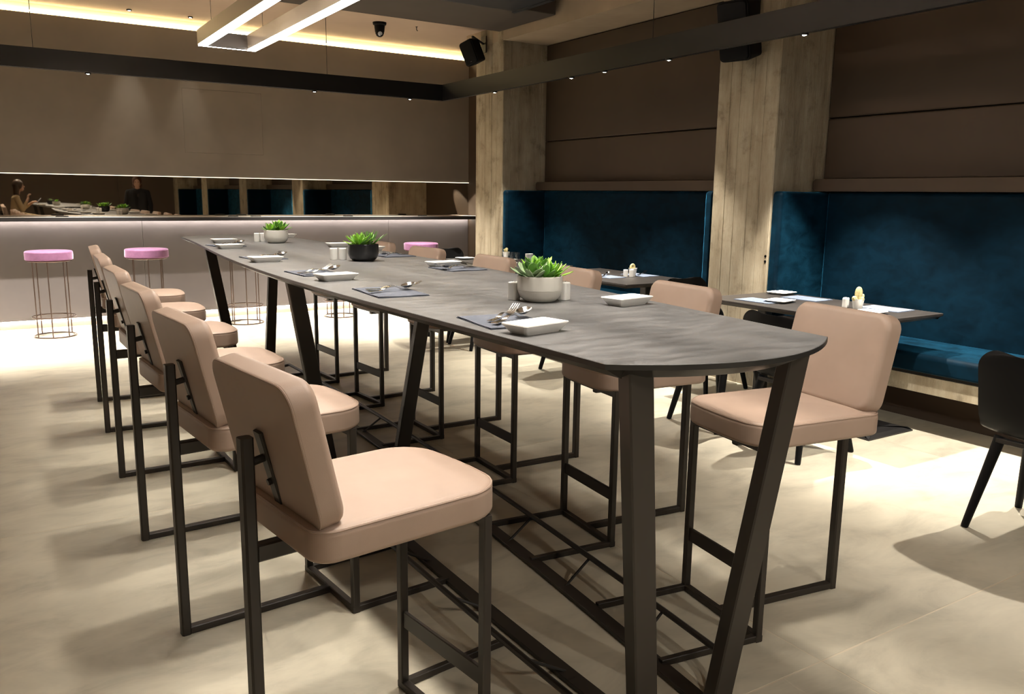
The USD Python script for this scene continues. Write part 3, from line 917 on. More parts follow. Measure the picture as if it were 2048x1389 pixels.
# pots with succulents
def leaf(L, W, th, curl, fat=0.5):
    """a fleshy pointed leaf along +x, cupped, curling upwards"""
    n, k = 8, 8
    V, F = [], []
    for i in range(n + 1):
        t = i / n
        w = W * (math.sin(math.pi * min(1, (t * .86 + .10))) ** fat) * (1 if t < .98 else .25)
        if i == n:
            w = W * .04
        x = L * t
        z = curl * L * t * t
        for j in range(k):
            a = 2 * math.pi * j / k
            yy = w / 2 * math.cos(a)
            zz = th / 2 * math.sin(a) * (1 - .6 * t) + 0.35 * (yy ** 2) / (W + 1e-6)
            V.append((x, yy, z + zz))
    for i in range(n):
        for j in range(k):
            l = (j + 1) % k
            F += [(i * k + j, i * k + l, (i + 1) * k + l), (i * k + j, (i + 1) * k + l, (i + 1) * k + j)]
    V += [(0, 0, 0), (L * 1.02, 0, curl * L * 1.04)]
    a, b = len(V) - 2, len(V) - 1
    for j in range(k):
        l = (j + 1) % k
        F += [(a, l, j), (b, n * k + j, n * k + l)]
    m = trimesh.Trimesh(V, F, process=False)
    if m.volume < 0:
        F = [q[::-1] for q in F]
    return arr(V), np.asarray(F)


def rosette(pot, at, n, L, W, mats, tilt0, tilt1, seed, curl=0.25, th=0.006, fat=0.5):
    r2 = np.random.default_rng(seed)
    for i in range(n):
        t = i / max(1, n - 1)
        ang = i * 137.5 + r2.uniform(-12, 12)
        el = tilt0 + (tilt1 - tilt0) * t + r2.uniform(-7, 7)
        l = L * (1.0 - 0.45 * t) * r2.uniform(.85, 1.12)
        V, F = leaf(l, W * (1 - .4 * t) * r2.uniform(.85, 1.1), th, curl, fat)
        m = MB().add(V, F).rot((0, 1, 0), -el).move((0.004, 0, 0.012 * t)).rot((0, 0, 1), ang).move(at)
        m.build('leaf', mats[int(r2.integers(len(mats)))], pot, smooth=60)


def make_pot(x, y, label, material, groove, plants, R=0.080, Hh=0.090):
    p = thing('potted_succulent', label, 'potted plant', (x, y, TZ))
    prof = [(0, 0), (R * .62, 0), (R * .70, 0.003), (R * .86, Hh * .16), (R * .955, Hh * .33), (R * .99, Hh * .44)]
    if groove:
        prof += [(R * .985, Hh * .445), (R * .985, Hh * .46), (R * 1.0, Hh * .465)]
    prof += [(R * 1.0, Hh * .6), (R * .985, Hh * .97), (R * .97, Hh), (R * .945, Hh), (R * .93, Hh * .97), (R * .92, Hh * .78), (0, Hh * .78)]
    MB().lathe(prof, n=56).build('pot', material, p, smooth=40)
    MB().lathe([(R * .90, Hh * .74), (R * .88, Hh * .83), (R * .5, Hh * .87), (0, Hh * .88)], n=32).build('soil', 'soil', p)
    for a in plants:
        rosette(p, *a)
    return p


H0 = 0.077
make_pot(1.628, 2.385, 'cream ribbed pot of mixed succulents nearest the camera on the long table', 'pot_cream', True, [
    ((-0.034, 0.004, H0), 17, 0.084, 0.044, ['leaf_green', 'leaf_grey', 'leaf_green', 'leaf_dark'], 8, 78, 1, 0.20, 0.008, .42),
    ((0.000, -0.034, H0), 12, 0.068, 0.032, ['leaf_grey', 'leaf_green', 'leaf_green'], 22, 82, 2, 0.12, 0.007, .45),
    ((0.040, -0.008, H0), 34, 0.080, 0.018, ['leaf_lime', 'leaf_lime', 'leaf_green'], 14, 84, 3, 0.10, 0.007, .55),
    ((0.008, 0.036, H0 + .006), 16, 0.088, 0.032, ['leaf_green', 'leaf_lime', 'leaf_green'], 35, 84, 4, 0.12, 0.007, .45),
    ((-0.046, -0.030, H0), 7, 0.066, 0.040, ['leaf_grey', 'leaf_pale'], 10, 45, 5, 0.28, 0.007, .38)])
make_pot(1.742, 4.270, 'black glossy pot of lime succulents in the middle of the long table', 'pot_black', False, [
    ((-0.030, -0.010, H0), 28, 0.098, 0.028, ['leaf_lime', 'leaf_lime', 'leaf_green'], 18, 82, 11, 0.12, 0.007, .48),
    ((0.036, 0.000, H0), 30, 0.112, 0.015, ['leaf_green', 'leaf_grey', 'leaf_green'], 30, 86, 12, 0.05, 0.006, .6),
    ((0.0, 0.03, H0), 14, 0.095, 0.028, ['leaf_lime', 'leaf_green'], 35, 84, 13, 0.12, 0.007, .48)], R=0.084, Hh=0.092)
make_pot(1.790, 6.035, 'cream pot of green rosettes at the far end of the long table', 'pot_cream', False, [
    ((-0.040, -0.005, H0), 20, 0.082, 0.032, ['leaf_lime', 'leaf_green'], 15, 82, 21, 0.16, 0.007, .48),
    ((0.028, 0.0, H0), 26, 0.105, 0.040, ['leaf_green', 'leaf_green', 'leaf_lime'], 18, 84, 22, 0.16, 0.008, .45)], R=0.086, Hh=0.094)

# ------------------------------------------------------------------ low tables by the benches
LT = [(4.66, 3.55, 'low dark table in the near bay, set with cactus and light mats'), (4.70, 5.75, 'low dark table in the far bay, nearer one, with a short cactus'),
      (4.62, 7.40, 'low dark table in the far bay by the bar-end column'), (4.56, 0.98, 'low dark table at the right, outside the frame')]


def make_low_table(x, y, label):
    t = thing('low_table', label, 'table', (x, y, 0))
    p = rrect(0.78, 1.32, 0.012, 3)
    MB().layered(p, [(0.035, 0.718), (0.004, 0.738), (0, 0.740), (0, 0.752), (0.002, 0.754)]).build('tabletop', 'low_table_top', t, smooth=25)
    for s in (-1, 1):
        MB().bar((0.02, s * 0.44, 0.012), (0.02, s * 0.44, 0.72), 0.075, 0.075, c=0.005).build('pedestal', 'black_steel', t)
        MB().layered(rrect(0.46, 0.36, 0.006, 3), [(0, 0), (0, 0.008), (0.035, 0.022)]).move((0.02, s * 0.44, 0)).build('base_plate', 'plate_black', t, smooth=20)
        MB().box((-0.18, s * .44 - .05, 0.700), (0.22, s * .44 + .05, 0.7185), 0.004).build('top_bracket', 'black_steel', t)
    return t


lt0 = make_low_table(*LT[0])
for x, y, l in LT[1:]:
    dup(lt0, (x, y, 0), 0, l)
LZ = 0.754


def make_tray(x, y, rot, label, first=[None], s=0.17):
    if first[0] is not None:
        return dup(first[0], (x, y, LZ), rot, label)
    d = thing('side_plate', label, 'plate', (x, y, LZ), rot, 'white side plates on the low tables')
    a, b = rrect(0.13, 0.11, 0.02, 5), rrect(0.19, 0.165, 0.03, 5)
    k = 40
    a = np.array([a[int(i * len(a) / k)] for i in range(k)])
    b = np.array([b[int(i * len(b) / k)] for i in range(k)])
    rings = [np.column_stack([a, np.zeros(k)]), np.column_stack([b, np.full(k, .016)]), np.column_stack([b * .98, np.full(k, .018)]), np.column_stack([a * .95, np.full(k, .005)])]
    V = np.vstack(rings + [np.zeros((1, 3)), np.array([[0, 0, .005]])])
    F = []
    for i in range(3):
        for j in range(k):
            l = (j + 1) % k
            F += [(i * k + j, i * k + l, (i + 1) * k + l), (i * k + j, (i + 1) * k + l, (i + 1) * k + j)]
    for j in range(k):
        l = (j + 1) % k
        F += [(4 * k, l, j), (4 * k + 1, 3 * k + j, 3 * k + l)]
    MB().add(V, F).build('dish', 'white_ceramic', d, smooth=28)
    MB().prism(rrect(0.09, 0.075, 0.015, 4), 0, 0.0022).build('foot', 'white_ceramic', d)
    first[0] = d
    return d


make_tray(4.955, 4.08, 8, 'white plate at the back of the near low table, by the column')
make_tray(4.545, 3.755, 12, 'white plate between light mats on the near low table')
make_tray(4.600, 3.105, 5, 'white plate partly hidden by the tan chair back, near low table')
make_tray(4.42, 7.93, 10, 'white plate at the front corner of the table by the bar-end column')
make_tray(4.68, 7.60, 30, 'white plate in the middle of the table by the bar-end column')
make_tray(4.50, 7.20, -10, 'white plate on the table by the bar-end column, nearest the big cream pot')
for (x, y, r, l) in ((4.475, 3.865, 3, 'pale blue-grey paper mat front left on the near low table'), (4.875, 3.795, 4, 'pale blue-grey paper mat at the back of the near low table'),
                     (4.895, 3.195, 3, 'pale blue-grey paper mat right of the cactus, near low table'), (4.585, 5.68, 4, 'pale paper mat left of the short cactus'),
                     (4.95, 5.66, 6, 'pale paper mat right of the short cactus'), (4.88, 7.12, 8, 'pale paper mat at the right of the table by the bar-end column')):
    make_napkin(x, y, LZ, r, l, material='napkin_light', size=(0.20, 0.29))
make_napkin(4.80, 7.75, LZ, 15, 'white folded napkin on the table by the bar-end column', material='napkin_white', size=(0.2, 0.25))
make_spoon(4.52, 5.66, LZ + .005, 35, 'steel spoon on the mat left of the short cactus')
make_fork(4.90, 5.63, LZ + .005, 30, 'steel fork on the mat right of the short cactus')
make_fork(4.84, 7.08, LZ + .005, 40, 'steel fork on the mat by the bar-end column')
make_shaker(4.690, 3.345, LZ, 'round white shaker left of the tall cactus on the near low table')
make_shaker(4.735, 3.375, LZ, 'round white shaker behind the other one on the near low table')
make_shaker(4.745, 5.615, LZ, 'round white shaker in front of the short cactus')
make_shaker(4.790, 5.590, LZ, 'round white shaker right beside the short cactus')


def make_cactus(x, y, label, kind):
    c = thing('potted_cactus', label, 'potted plant', (x, y, LZ))
    MB().lathe([(0, 0), (0.026, 0), (0.037, 0.066), (0.039, 0.072), (0.035, 0.072), (0.033, 0.06), (0, 0.06)], n=28).build('pot', 'white_ceramic', c)
    def lobe(at, r, h, tilt=0, az=0):
        n, k = 10, 24
        V, F = [], []
        for i in range(n + 1):
            a = math.pi * i / n
            for j in range(k):
                q = 2 * math.pi * j / k
                rr = r * math.sin(a) ** .8 * (1 + 0.10 * math.cos(q * 8))
                V.append((rr * math.cos(q), rr * math.sin(q), h / 2 * (1 - math.cos(a))))
        for i in range(n):
            for j in range(k):
                l = (j + 1) % k
                F += [(i * k + j, i * k + l, (i + 1) * k + l), (i * k + j, (i + 1) * k + l, (i + 1) * k + j)]
        MB().add(V, F).rot((0, 1, 0), tilt).rot((0, 0, 1), az).move(at).build('lobe', 'cactus', c)
    if kind == 'tall':
        lobe((0, 0, 0.055), 0.022, 0.095)
        lobe((0.014, 0.0, 0.055), 0.017, 0.045, 35, 20)
        lobe((-0.014, 0.006, 0.055), 0.016, 0.04, 35, 170)
        lobe((0.0, -0.014, 0.055), 0.016, 0.036, 30, 270)
        lobe((0.026, -0.004, 0.065), 0.011, 0.04, 25, 0)
    elif kind == 'bent':
        p = [(0.022 * math.cos(a) - .004, 0.0, 0.078 + 0.026 * math.sin(a)) for a in np.linspace(math.pi * 1.15, -.2, 12)]
        MB().tube([(-.02, 0, .055)] + p, np.linspace(.011, .009, 13), 10).build('lobe', 'cactus', c)
        lobe((0.004, 0.006, 0.055), 0.014, 0.03)
    else:
        lobe((0, 0, 0.055), 0.02, 0.05)
        lobe((0.008, 0.004, 0.085), 0.017, 0.032, 15, 30)
        lobe((-0.012, 0.0, 0.082), 0.013, 0.026, 30, 180)
    return c


make_cactus(4.690, 3.255, 'tall pale cactus in a white pot on the near low table', 'tall')
make_cactus(4.835, 5.625, 'short bent cactus in a white pot on the far bay table', 'bent')
make_cactus(4.90, 7.86, 'small round cactus in a white pot by the bar-end column', 'round')
for i, (x, y) in enumerate(((4.93, 7.78), (4.965, 7.72))):
    g_ = thing('drinking_glass', ['small clear drinking glass beside the round cactus', 'small clear glass to the right of the other glass by the round cactus'][i], 'glass', (x, y, LZ))
    MB().lathe([(0, 0), (0.026, 0), (0.031, 0.075), (0.0295, 0.075), (0.025, 0.006), (0, 0.006)], n=28).build('tumbler', 'clear_glass', g_)
cd = thing('candle_holder', 'white ceramic candle cup behind the near cream pot', 'candle holder', (4.86, 7.33, LZ))
MB().lathe([(0, 0), (0.040, 0), (0.042, 0.004), (0.042, 0.085), (0.039, 0.087), (0.037, 0.085), (0.037, 0.05), (0, 0.05)], n=32).build('cup', 'white_ceramic', cd)
MB().lathe([(0.036, 0.05), (0.034, 0.062), (0, 0.064)], n=24).build('wax', 'napkin_white', cd)

# ------------------------------------------------------------------ black shell chairs
def make_shell_chair(x, y, rot, label):
    c = thing('shell_chair', label, 'chair', (x, y, 0), rot, 'black shell chairs at the low tables')
    # side profile from the front lip of the seat round to the top of the back, chair facing +x
    ctrl = arr([(0.235, 0.435), (0.215, 0.455), (0.10, 0.448), (-0.06, 0.438), (-0.165, 0.452), (-0.215, 0.51), (-0.245, 0.62), (-0.268, 0.73), (-0.282, 0.80), (-0.285, 0.815)])
    from scipy.interpolate import CubicSpline
    s = np.r_[0, np.cumsum(np.linalg.norm(np.diff(ctrl, axis=0), axis=1))]
    cs = CubicSpline(s, ctrl)
    ends = 0.075 * (1 - np.cos(np.linspace(0, math.pi / 2, 9)))
    qs = np.r_[ends, np.linspace(0.075, s[-1] - 0.075, 26)[1:-1], s[-1] - ends[::-1]]
    nu, nv = len(qs), 17
    V, tops = [], []
    for i in range(nu):
        q = qs[i]
        P, D = cs(q), unit(cs(q, 1))
        N = arr((D[1], -D[0])) * 1.0     # points up for the seat, forward for the back
        if N[1] < 0 and i < 4:
            N = -N
        f = q / s[-1]
        back = np.clip((f - .45) / .2, 0, 1)
        w = 0.235 - 0.02 * math.sin(f * math.pi) * (1 - back) - 0.01 * back
        r = 0.075     # rounded corners at lip and top
        for e in (q, s[-1] - q):
            if e < r:
                w -= r - math.sqrt(max(r * r - (r - e) ** 2, 0)) 
        for j in range(nv):
            v = 2 * j / (nv - 1) - 1
            lift = (0.055 if f < 0.5 else 0.030) * abs(v) ** 2.6
            fx = lift * (1 if back > .5 else .35)
            tops.append((P[0] + fx * back, v * w, P[1] + lift * (1 - back) * .8))
    tops = arr(tops).reshape(nu, nv, 3)
    du = np.gradient(tops, axis=0)
    dv = np.gradient(tops, axis=1)
    nn = np.cross(du, dv)
    nn /= np.linalg.norm(nn, axis=2, keepdims=True) + 1e-9
    if nn[10, 8, 2] > 0:
        nn = -nn
    bots = tops + nn * 0.010
    V = np.vstack([tops.reshape(-1, 3), bots.reshape(-1, 3)])
    o = nu * nv
    F = []
    for i in range(nu - 1):
        for j in range(nv - 1):
            a, b, c_, d = i * nv + j, i * nv + j + 1, (i + 1) * nv + j + 1, (i + 1) * nv + j
            F += [(a, b, c_), (a, c_, d), (o + a, o + c_, o + b), (o + a, o + d, o + c_)]
    rim = [i * nv for i in range(nu)] + [(nu - 1) * nv + j for j in range(1, nv)] + [i * nv + nv - 1 for i in range(nu - 2, -1, -1)] + [j for j in range(nv - 2, 0, -1)]
    for a, b in zip(rim, rim[1:] + rim[:1]):
        F += [(a, b, o + b), (a, o + b, o + a)]
    if trimesh.Trimesh(V, F, process=False).volume < 0:
        F = [q[::-1] for q in F]
    MB().add(V, F).build('shell', 'black_plastic', c, smooth=50)
    for sx in (-1, 1):
        for sy in (-1, 1):
            a = arr((0.135 * sx, 0.155 * sy, 0.425))
            b = arr((0.235 * sx, 0.215 * sy, 0.0))
            MB().tube([b, b * .98 + a * .02, a * .5 + b * .5, a], [0.0150, 0.0165, 0.021, 0.025], 12).build('leg', 'black_plastic', c)
    un = MB()
    un.bar((-0.15, -0.16, 0.412), (-0.15, 0.16, 0.412), 0.03, 0.022).bar((0.15, -0.16, 0.412), (0.15, 0.16, 0.412), 0.03, 0.022)
    un.bar((-0.15, 0, 0.412), (0.15, 0, 0.412), 0.05, 0.022)
    un.build('under_frame', 'black_steel', c)
    return c


sc = [(3.865, 1.665, 0, 'black shell chair at the right edge of the photo, seen from behind'), (3.93, 3.065, 0, 'black shell chair behind the nearest right-hand tan chair'),
      (3.975, 3.715, 0, 'black shell chair at the near low table, next to the second tan chair'), (4.655, 4.52, -90, 'black shell chair at the head of the near low table, against the column'),
      (4.12, 5.45, 0, 'black shell chair at the middle low table, hidden behind the long table'), (4.00, 6.86, 0, 'black shell chair at the far bay table, nearer one'),
      (4.02, 7.36, 0, 'black shell chair at the far bay table, farther one'), (4.60, 8.46, -90, 'black shell chair at the head of the far bay table by the bar')]
sh0 = make_shell_chair(*sc[0])
for x, y, r, l in sc[1:]:
    dup(sh0, (x, y, 0), r, l)

# ------------------------------------------------------------------ overhead: pendant, track with spotlights, speakers, camera
PZ = 2.43
pend = thing('pendant_lamp', 'slim rectangular linear pendant with white light bars above the long table', 'pendant light', (0, 0, PZ))
X0, X1, Y1, Y0 = 1.347, 1.743, 6.202, 0.9
for x in (X0, X1 - 0.06):
    MB().box((x, Y0, 0.012), (x + 0.06, Y1, 0.105), 0.003).build('side_bar', 'lamp_housing', pend)
    MB().box((x + 0.004, Y0, 0.0), (x + 0.056, Y1 - 0.004, 0.012), 0.001).build('light_bar', 'led_white', pend)
for y in (Y0, Y1 - 0.02):
    MB().box((X0 + 0.06, y, 0.004), (X1 - 0.06, y + 0.02, 0.105), 0.002).build('end_bar', 'lamp_inner', pend)
    MB().box((X0 + 0.056, y + .004, 0.0), (X1 - 0.056, y + 0.016, 0.004), 0.0005).build('end_light', 'led_white', pend)
for x in (X0 + .03, X1 - .03):
    for y in (1.6, 3.8, 5.9):
        MB().tube([(x, y, 0.10), (x, y, CEIL - PZ)], 0.0016, 5).build('cable', 'black_steel', pend)

track = thing('lighting_track', 'black rectangular lighting track hanging around the room', 'lighting track', (0, 0, 2.5))
TX0, TX1, TY0, TY1, TH, TW = -1.45, 4.60, -0.6, 8.765, 0.177, 0.045
MB().box((TX0, TY1 - TW, 0), (TX1, TY1, TH), 0.003).build('rear_run', 'track_black', track)
MB().box((TX0, TY0, 0), (TX1, TY0 + TW, TH), 0.003).build('front_run', 'track_black', track)
MB().box((TX1 - TW, TY0 + TW, 0), (TX1, TY1 - TW, TH), 0.003).build('right_run', 'track_black', track)
MB().box((TX0, TY0 + TW, 0), (TX0 + TW, TY1 - TW, TH), 0.003).build('left_run', 'track_black', track)
for (x, y, zt) in ((TX0 + .02, 1.5, CEIL), (TX0 + .02, 6.2, CEIL), (TX1 - .02, 1.5, CEIL), (TX1 - .02, 5.2, CEIL), (0.5, TY1 - .02, 3.275), (3.2, TY1 - .02, 3.275), (1.0, TY0 + .02, CEIL)):
    MB().tube([(x, y, TH), (x, y, zt - 2.5)], 0.003, 5).build('hanger_rod', 'black_steel', track)


def spot(x, y, z, target, label, power=1.0, cone=32, soft=0.35, r=0.018, color=NEUTRAL):
    s = thing('spotlight', label, 'spotlight', (x, y, z))
    MB().lathe([(0, -0.004), (0.019, -0.004), (0.024, -0.012), (0.026, -0.012), (0.026, 0.0), (0, 0.0)], n=20).build('housing', 'track_black', s)
    MB().lathe([(0, -0.0165), (0.010, -0.0145), (0.014, -0.011), (0.014, -0.004), (0, -0.004)], n=16).build('lens', 'spot_glow', s)
    l = UsdLux.SphereLight.Define(stage, str(s.GetPath()) + '/beam')
    l.CreateRadiusAttr(r)
    l.CreateIntensityAttr(SPOT * power)
    l.CreateColorAttr(Gf.Vec3f(*color))
    sh = UsdLux.ShapingAPI.Apply(l.GetPrim())
    sh.CreateShapingConeAngleAttr(float(cone))
    sh.CreateShapingConeSoftnessAttr(float(soft))
    d = unit(arr(target) - arr((x, y, z)))
    zax = -d
    xax = unit(np.cross((0, 1, 0.01), zax))
    yax = np.cross(zax, xax)
    l.AddTransformOp().Set(Gf.Matrix4d(*xax, 0, *yax, 0, *zax, 0, 0, 0, -0.038, 1))
    return s


LIGHTS = [
    # right run of the track; first two unseen, lighting the near bench and floor
    (4.577, 1.80, 2.5, (4.3, 1.9, 0), 'unseen spotlight on the right track run, lighting the chair at the right edge', 1.15),
    (4.577, 2.50, 2.5, (4.75, 2.6, 0), 'unseen spotlight on the right track run, lighting the near bench and floor', 1.4),
    (4.577, 3.737, 2.5, (4.75, 3.5, 0), 'spotlight on the right track run in front of the near concrete column', 2.2),
    (4.577, 5.00, 2.5, (4.3, 5.0, 0), 'spotlight on the right track run between the columns, nearer one', 0.9),
    (4.577, 5.792, 2.5, (4.6, 5.8, 0), 'spotlight on the right track run, middle of the far bay', 0.9),
    (4.577, 6.266, 2.5, (4.2, 6.3, 0), 'spotlight on the right track run, shining brightest in the far bay', 0.9),
    (4.577, 7.60, 2.5, (4.6, 7.6, 0), 'spotlight on the right track run near the corner', 0.9),
    # rear run; the last is out of view, lighting the floor at the left
    (0.923, 8.743, 2.5, (0.9, 8.9, 0), 'spotlight on the rear track run above the left stools', 3.6),
    (3.055, 8.743, 2.5, (3.0, 8.9, 0), 'spotlight on the rear track run above the table end', 3.6),
    (4.156, 8.743, 2.5, (4.1, 8.9, 0), 'spotlight on the rear track run close to the corner', 3.6),
    (-0.6, 8.743, 2.5, (-0.5, 8.9, 0), 'unseen spotlight on the rear track run, beyond the left edge', 3.6),
]
for x, y, z, t, l, pw in LIGHTS:
    spot(x, y, z, t, l, pw, cone=42 if y > 8.7 else 36, soft=1.0 if y > 8.7 else 0.5)
for y in np.arange(1.5, 6.8, 0.75):  # rows out of view, placed to light the table and the floor beside it
    for x, pw in ((1.30, 0.040), (1.66, 0.010)):
        sp = spot(x, float(y), CEIL, (x, float(y), 0), 'unseen small black ceiling downlight high above the long table, lighting it', pw, cone=25, soft=0.8, r=0.085)
        tag(sp, group='unseen ceiling downlights above the long table')
for x, w in ((1.7, 'left'), (2.4, 'right')):  # out of view behind the camera, placed to light under the table
    spot(x, -0.578, 2.5, (x, 1.3, 0), f'unseen spotlight on the front track run behind the camera, {w} one', 0.26, cone=40, soft=0.9)
for y in (-2.0, -4.5):  # out of view, placed to light the table and people in the mirror
    for x in (0.6, 2.6):
        spot(x, y, CEIL, (x, y, 0), f'unseen ceiling downlight behind the camera, {"left" if x < 1 else "right"} of the second table, {"near" if y > -3 else "far"}', 3.0, cone=40, soft=0.6)
# two wall washers, themselves unseen, are placed for the scallops on the upper back wall
spot(1.45, 9.70, 3.275, (1.40, 9.88, 1.5), 'unseen small wall washer at the back wall, for the left scallop', 0.17, cone=19, soft=1.0)
spot(2.05, 9.70, 3.275, (2.02, 9.88, 1.5), 'unseen small wall washer at the back wall, for the right scallop', 0.12, cone=18, soft=1.0)
unseen_niche_spot = spot(5.26, 9.02, 2.0, (5.58, 9.86, 1.22), 'unseen small spotlight behind the column, lighting the end of the bar', 1.3, cone=9, soft=0.2)  # hidden from view, placed to light the wall at the mirror end
MB().bar((0, 0.0, 0.012), (0, -0.352, 0.012), 0.02, 0.02).build('added_arm', 'track_black', unseen_niche_spot)  # arm added to hold the unseen spot to the column


def speaker(x, y, z, yaw, tilt, roll, label, w, h, d, arm):
    s = thing('loudspeaker', label, 'loudspeaker', (x, y, z))
    p = rrect(w, h, 0.035, 5)
    Rm = trimesh.transformations.euler_matrix(0, 0, math.radians(yaw)) @ trimesh.transformations.euler_matrix(0, math.radians(tilt), 0) @ trimesh.transformations.euler_matrix(math.radians(roll), 0, 0)
    B = np.array([[0, 0, 1, 0], [1, 0, 0, 0], [0, 1, 0, 0], [0, 0, 0, 1.]])
    MB().layered(p, [(0.02, -d / 2), (0.012, -d / 2 + .01), (0.0, d / 2 - .03), (0.004, d / 2 - 0.012)]).apply(Rm @ B).build('cabinet', 'black_matt', s, smooth=30)
    MB().layered(rrect(w - .02, h - .02, 0.03, 5), [(0, d / 2 - .012), (0.006, d / 2)], crown=0.006).apply(Rm @ B).build('grille', 'black_plastic', s, smooth=30)
    MB().prism(rrect(0.022, 0.008, 0.002, 2, cy=-h * .36), d / 2, d / 2 + .002).apply(Rm @ B).build('badge', 'steel', s)
    k = MB()
    k.bar((0, 0, h / 2 * .7), (0, 0, h / 2 + .04), 0.02, 0.02).bar((0, 0, h / 2 + .035), arm, 0.03, 0.012)
    k.box((arm[0] - .012, arm[1] - .05, arm[2] - .09), (arm[0] + .004, arm[1] + .05, arm[2] + .09))
    k.build('bracket', 'black_steel', s)
    return s


speaker(4.80, 8.46, 3.02, 205, 12, 18, 'small black loudspeaker tilted on the bar-end column top', 0.19, 0.27, 0.17, (0.165, 0.02, 0.10))
speaker(4.80, 4.50, 2.66, 195, 14, 0, 'larger black loudspeaker on the near column behind the track', 0.25, 0.42, 0.22, (0.165, 0.02, 0.22))
dc = thing('security_camera', 'small black dome security camera on the ceiling above the bar', 'camera', (3.82, 8.78, 3.275))
MB().lathe([(0, 0), (0.075, 0), (0.072, -0.022), (0.058, -0.032), (0.050, -0.10), (0, -0.10)], n=32).build('housing', 'black_matt', dc)
MB().lathe([(0.047, -0.098), (0.046, -0.115), (0.034, -0.138), (0.016, -0.150), (0, -0.152)], n=28).build('dome', 'black_plastic', dc)
MB().lathe([(0, 0.012), (0.024, 0.010), (0.024, 0.0), (0, 0.0)], n=20).rot((1, 0, 0), 125).move((-0.012, -0.034, -0.118)).build('lens', 'lens', dc)
for i, (x, y) in enumerate(((2.35, 8.62), (4.25, 8.75))):
    h = thing('ceiling_hook', ['tiny dark ceiling hook left of the dome camera', 'tiny dark ceiling hook right of the dome camera'][i], 'hook', (x, y, 3.275))
    MB().tube([(0, 0, 0), (0, 0, -0.03), (0.006, 0, -0.042), (0.014, 0, -0.04)], 0.004, 6).build('shank', 'black_steel', h)
    MB().lathe([(0, 0), (0.012, 0), (0.012, -0.004), (0, -0.004)], n=12).build('rose', 'black_steel', h)

# ------------------------------------------------------------------ what the mirror shows behind the camera, plus an unseen pendant
pend2 = dup(pend, (-0.02, -7.3, PZ), 0, 'unseen linear pendant behind the camera, above the second table')  # out of view, placed to light the floor under the near table
t2 = dup(table0, (-0.05, -7.35, 0), 0, 'second long dark table behind the camera, seen only in the mirror')
for i, (x, y, a) in enumerate(((0.36, -1.20, 0), (0.36, -2.9, 0), (0.38, -3.8, 0), (2.60, -1.6, 180), (2.60, -2.6, 180), (2.62, -3.6, 180))):
    dup(ch0, (x, y, 0), a, ['tan bar chair the mirrored woman sits on', 'tan bar chair left of the second table, second row back', 'tan bar chair left of the second table, third row back',
                            'tan bar chair right of the second table, nearest the camera', 'tan bar chair right of the second table, middle', 'tan bar chair right of the second table, farthest'][i], 'tan bar chairs at the second table')
p2 = make_pot(1.42, -1.5, 'cream pot of succulents on the second table, seen in the mirror', 'pot_cream', False, [((0, 0, H0), 18, 0.07, 0.024, ['leaf_green', 'leaf_lime'], 15, 80, 31)])
p3 = make_pot(1.40, -3.0, 'black pot of succulents on the second table, seen in the mirror', 'pot_black', False, [((0, 0, H0), 18, 0.07, 0.020, ['leaf_green', 'leaf_grey'], 15, 80, 32)])
make_dish(1.15, -1.75, TZ, 0, 'white oblong dish on the second table in front of the mirrored woman')
make_dish(1.95, -2.2, TZ, 0, 'white oblong dish on the right of the second table')


def hulls(bones, parts=()):
    """one smooth body from tapered bones: ((p, r), (q, s)) pairs"""
    out = []
    for (p, r), (q, s) in bones:
        a = m3.Manifold.sphere(r, 20).translate(tuple(map(float, p)))
        b = m3.Manifold.sphere(s, 20).translate(tuple(map(float, q)))
        out.append(m3.Manifold.batch_hull([a, b]))
    m = m3.Manifold.batch_boolean(out + list(parts), m3.OpType.Add)
    return m


def smooth_mesh(m, length=0.03, it=12):
    m = m.refine_to_length(length)
    q = m.to_mesh()
    t = trimesh.Trimesh(q.vert_properties[:, :3], q.tri_verts, process=True)
    trimesh.smoothing.filter_taubin(t, iterations=it)
    return t


def ell(c, r):
    return m3.Manifold.sphere(1.0, 32).scale(tuple(map(float, r))).translate(tuple(map(float, c)))


def hand(palm, direc, up, side, curl):
    """bones of a five-fingered hand: palm plus four fingers and a thumb"""
    d, u = unit(direc), unit(up)
    s = np.cross(d, u) * side
    p = arr(palm)
    bones = [((p, .022), (p + d * .055 + s * .018, .016)), ((p, .022), (p + d * .055 - s * .018, .016))]
    for k, L in enumerate((.066, .076, .072, .056)):
        o = p + d * .06 + s * (.027 - .018 * k)
        m = o + (d * math.cos(curl) - u * math.sin(curl)) * L * .5
        e = m + (d * math.cos(curl * 2.2) - u * math.sin(curl * 2.2)) * L * .5
        bones += [((o - d * .01, .0095), (m, .0085)), ((m, .0085), (e, .007))]
    o = p + d * .012 + s * .024
    m = o + unit(d * .7 + s * .7) * .035
    e = m + unit(d * .9 - u * .3) * .03
    bones += [((o, .013), (m, .0105)), ((m, .0105), (e, .008))]
    return bones


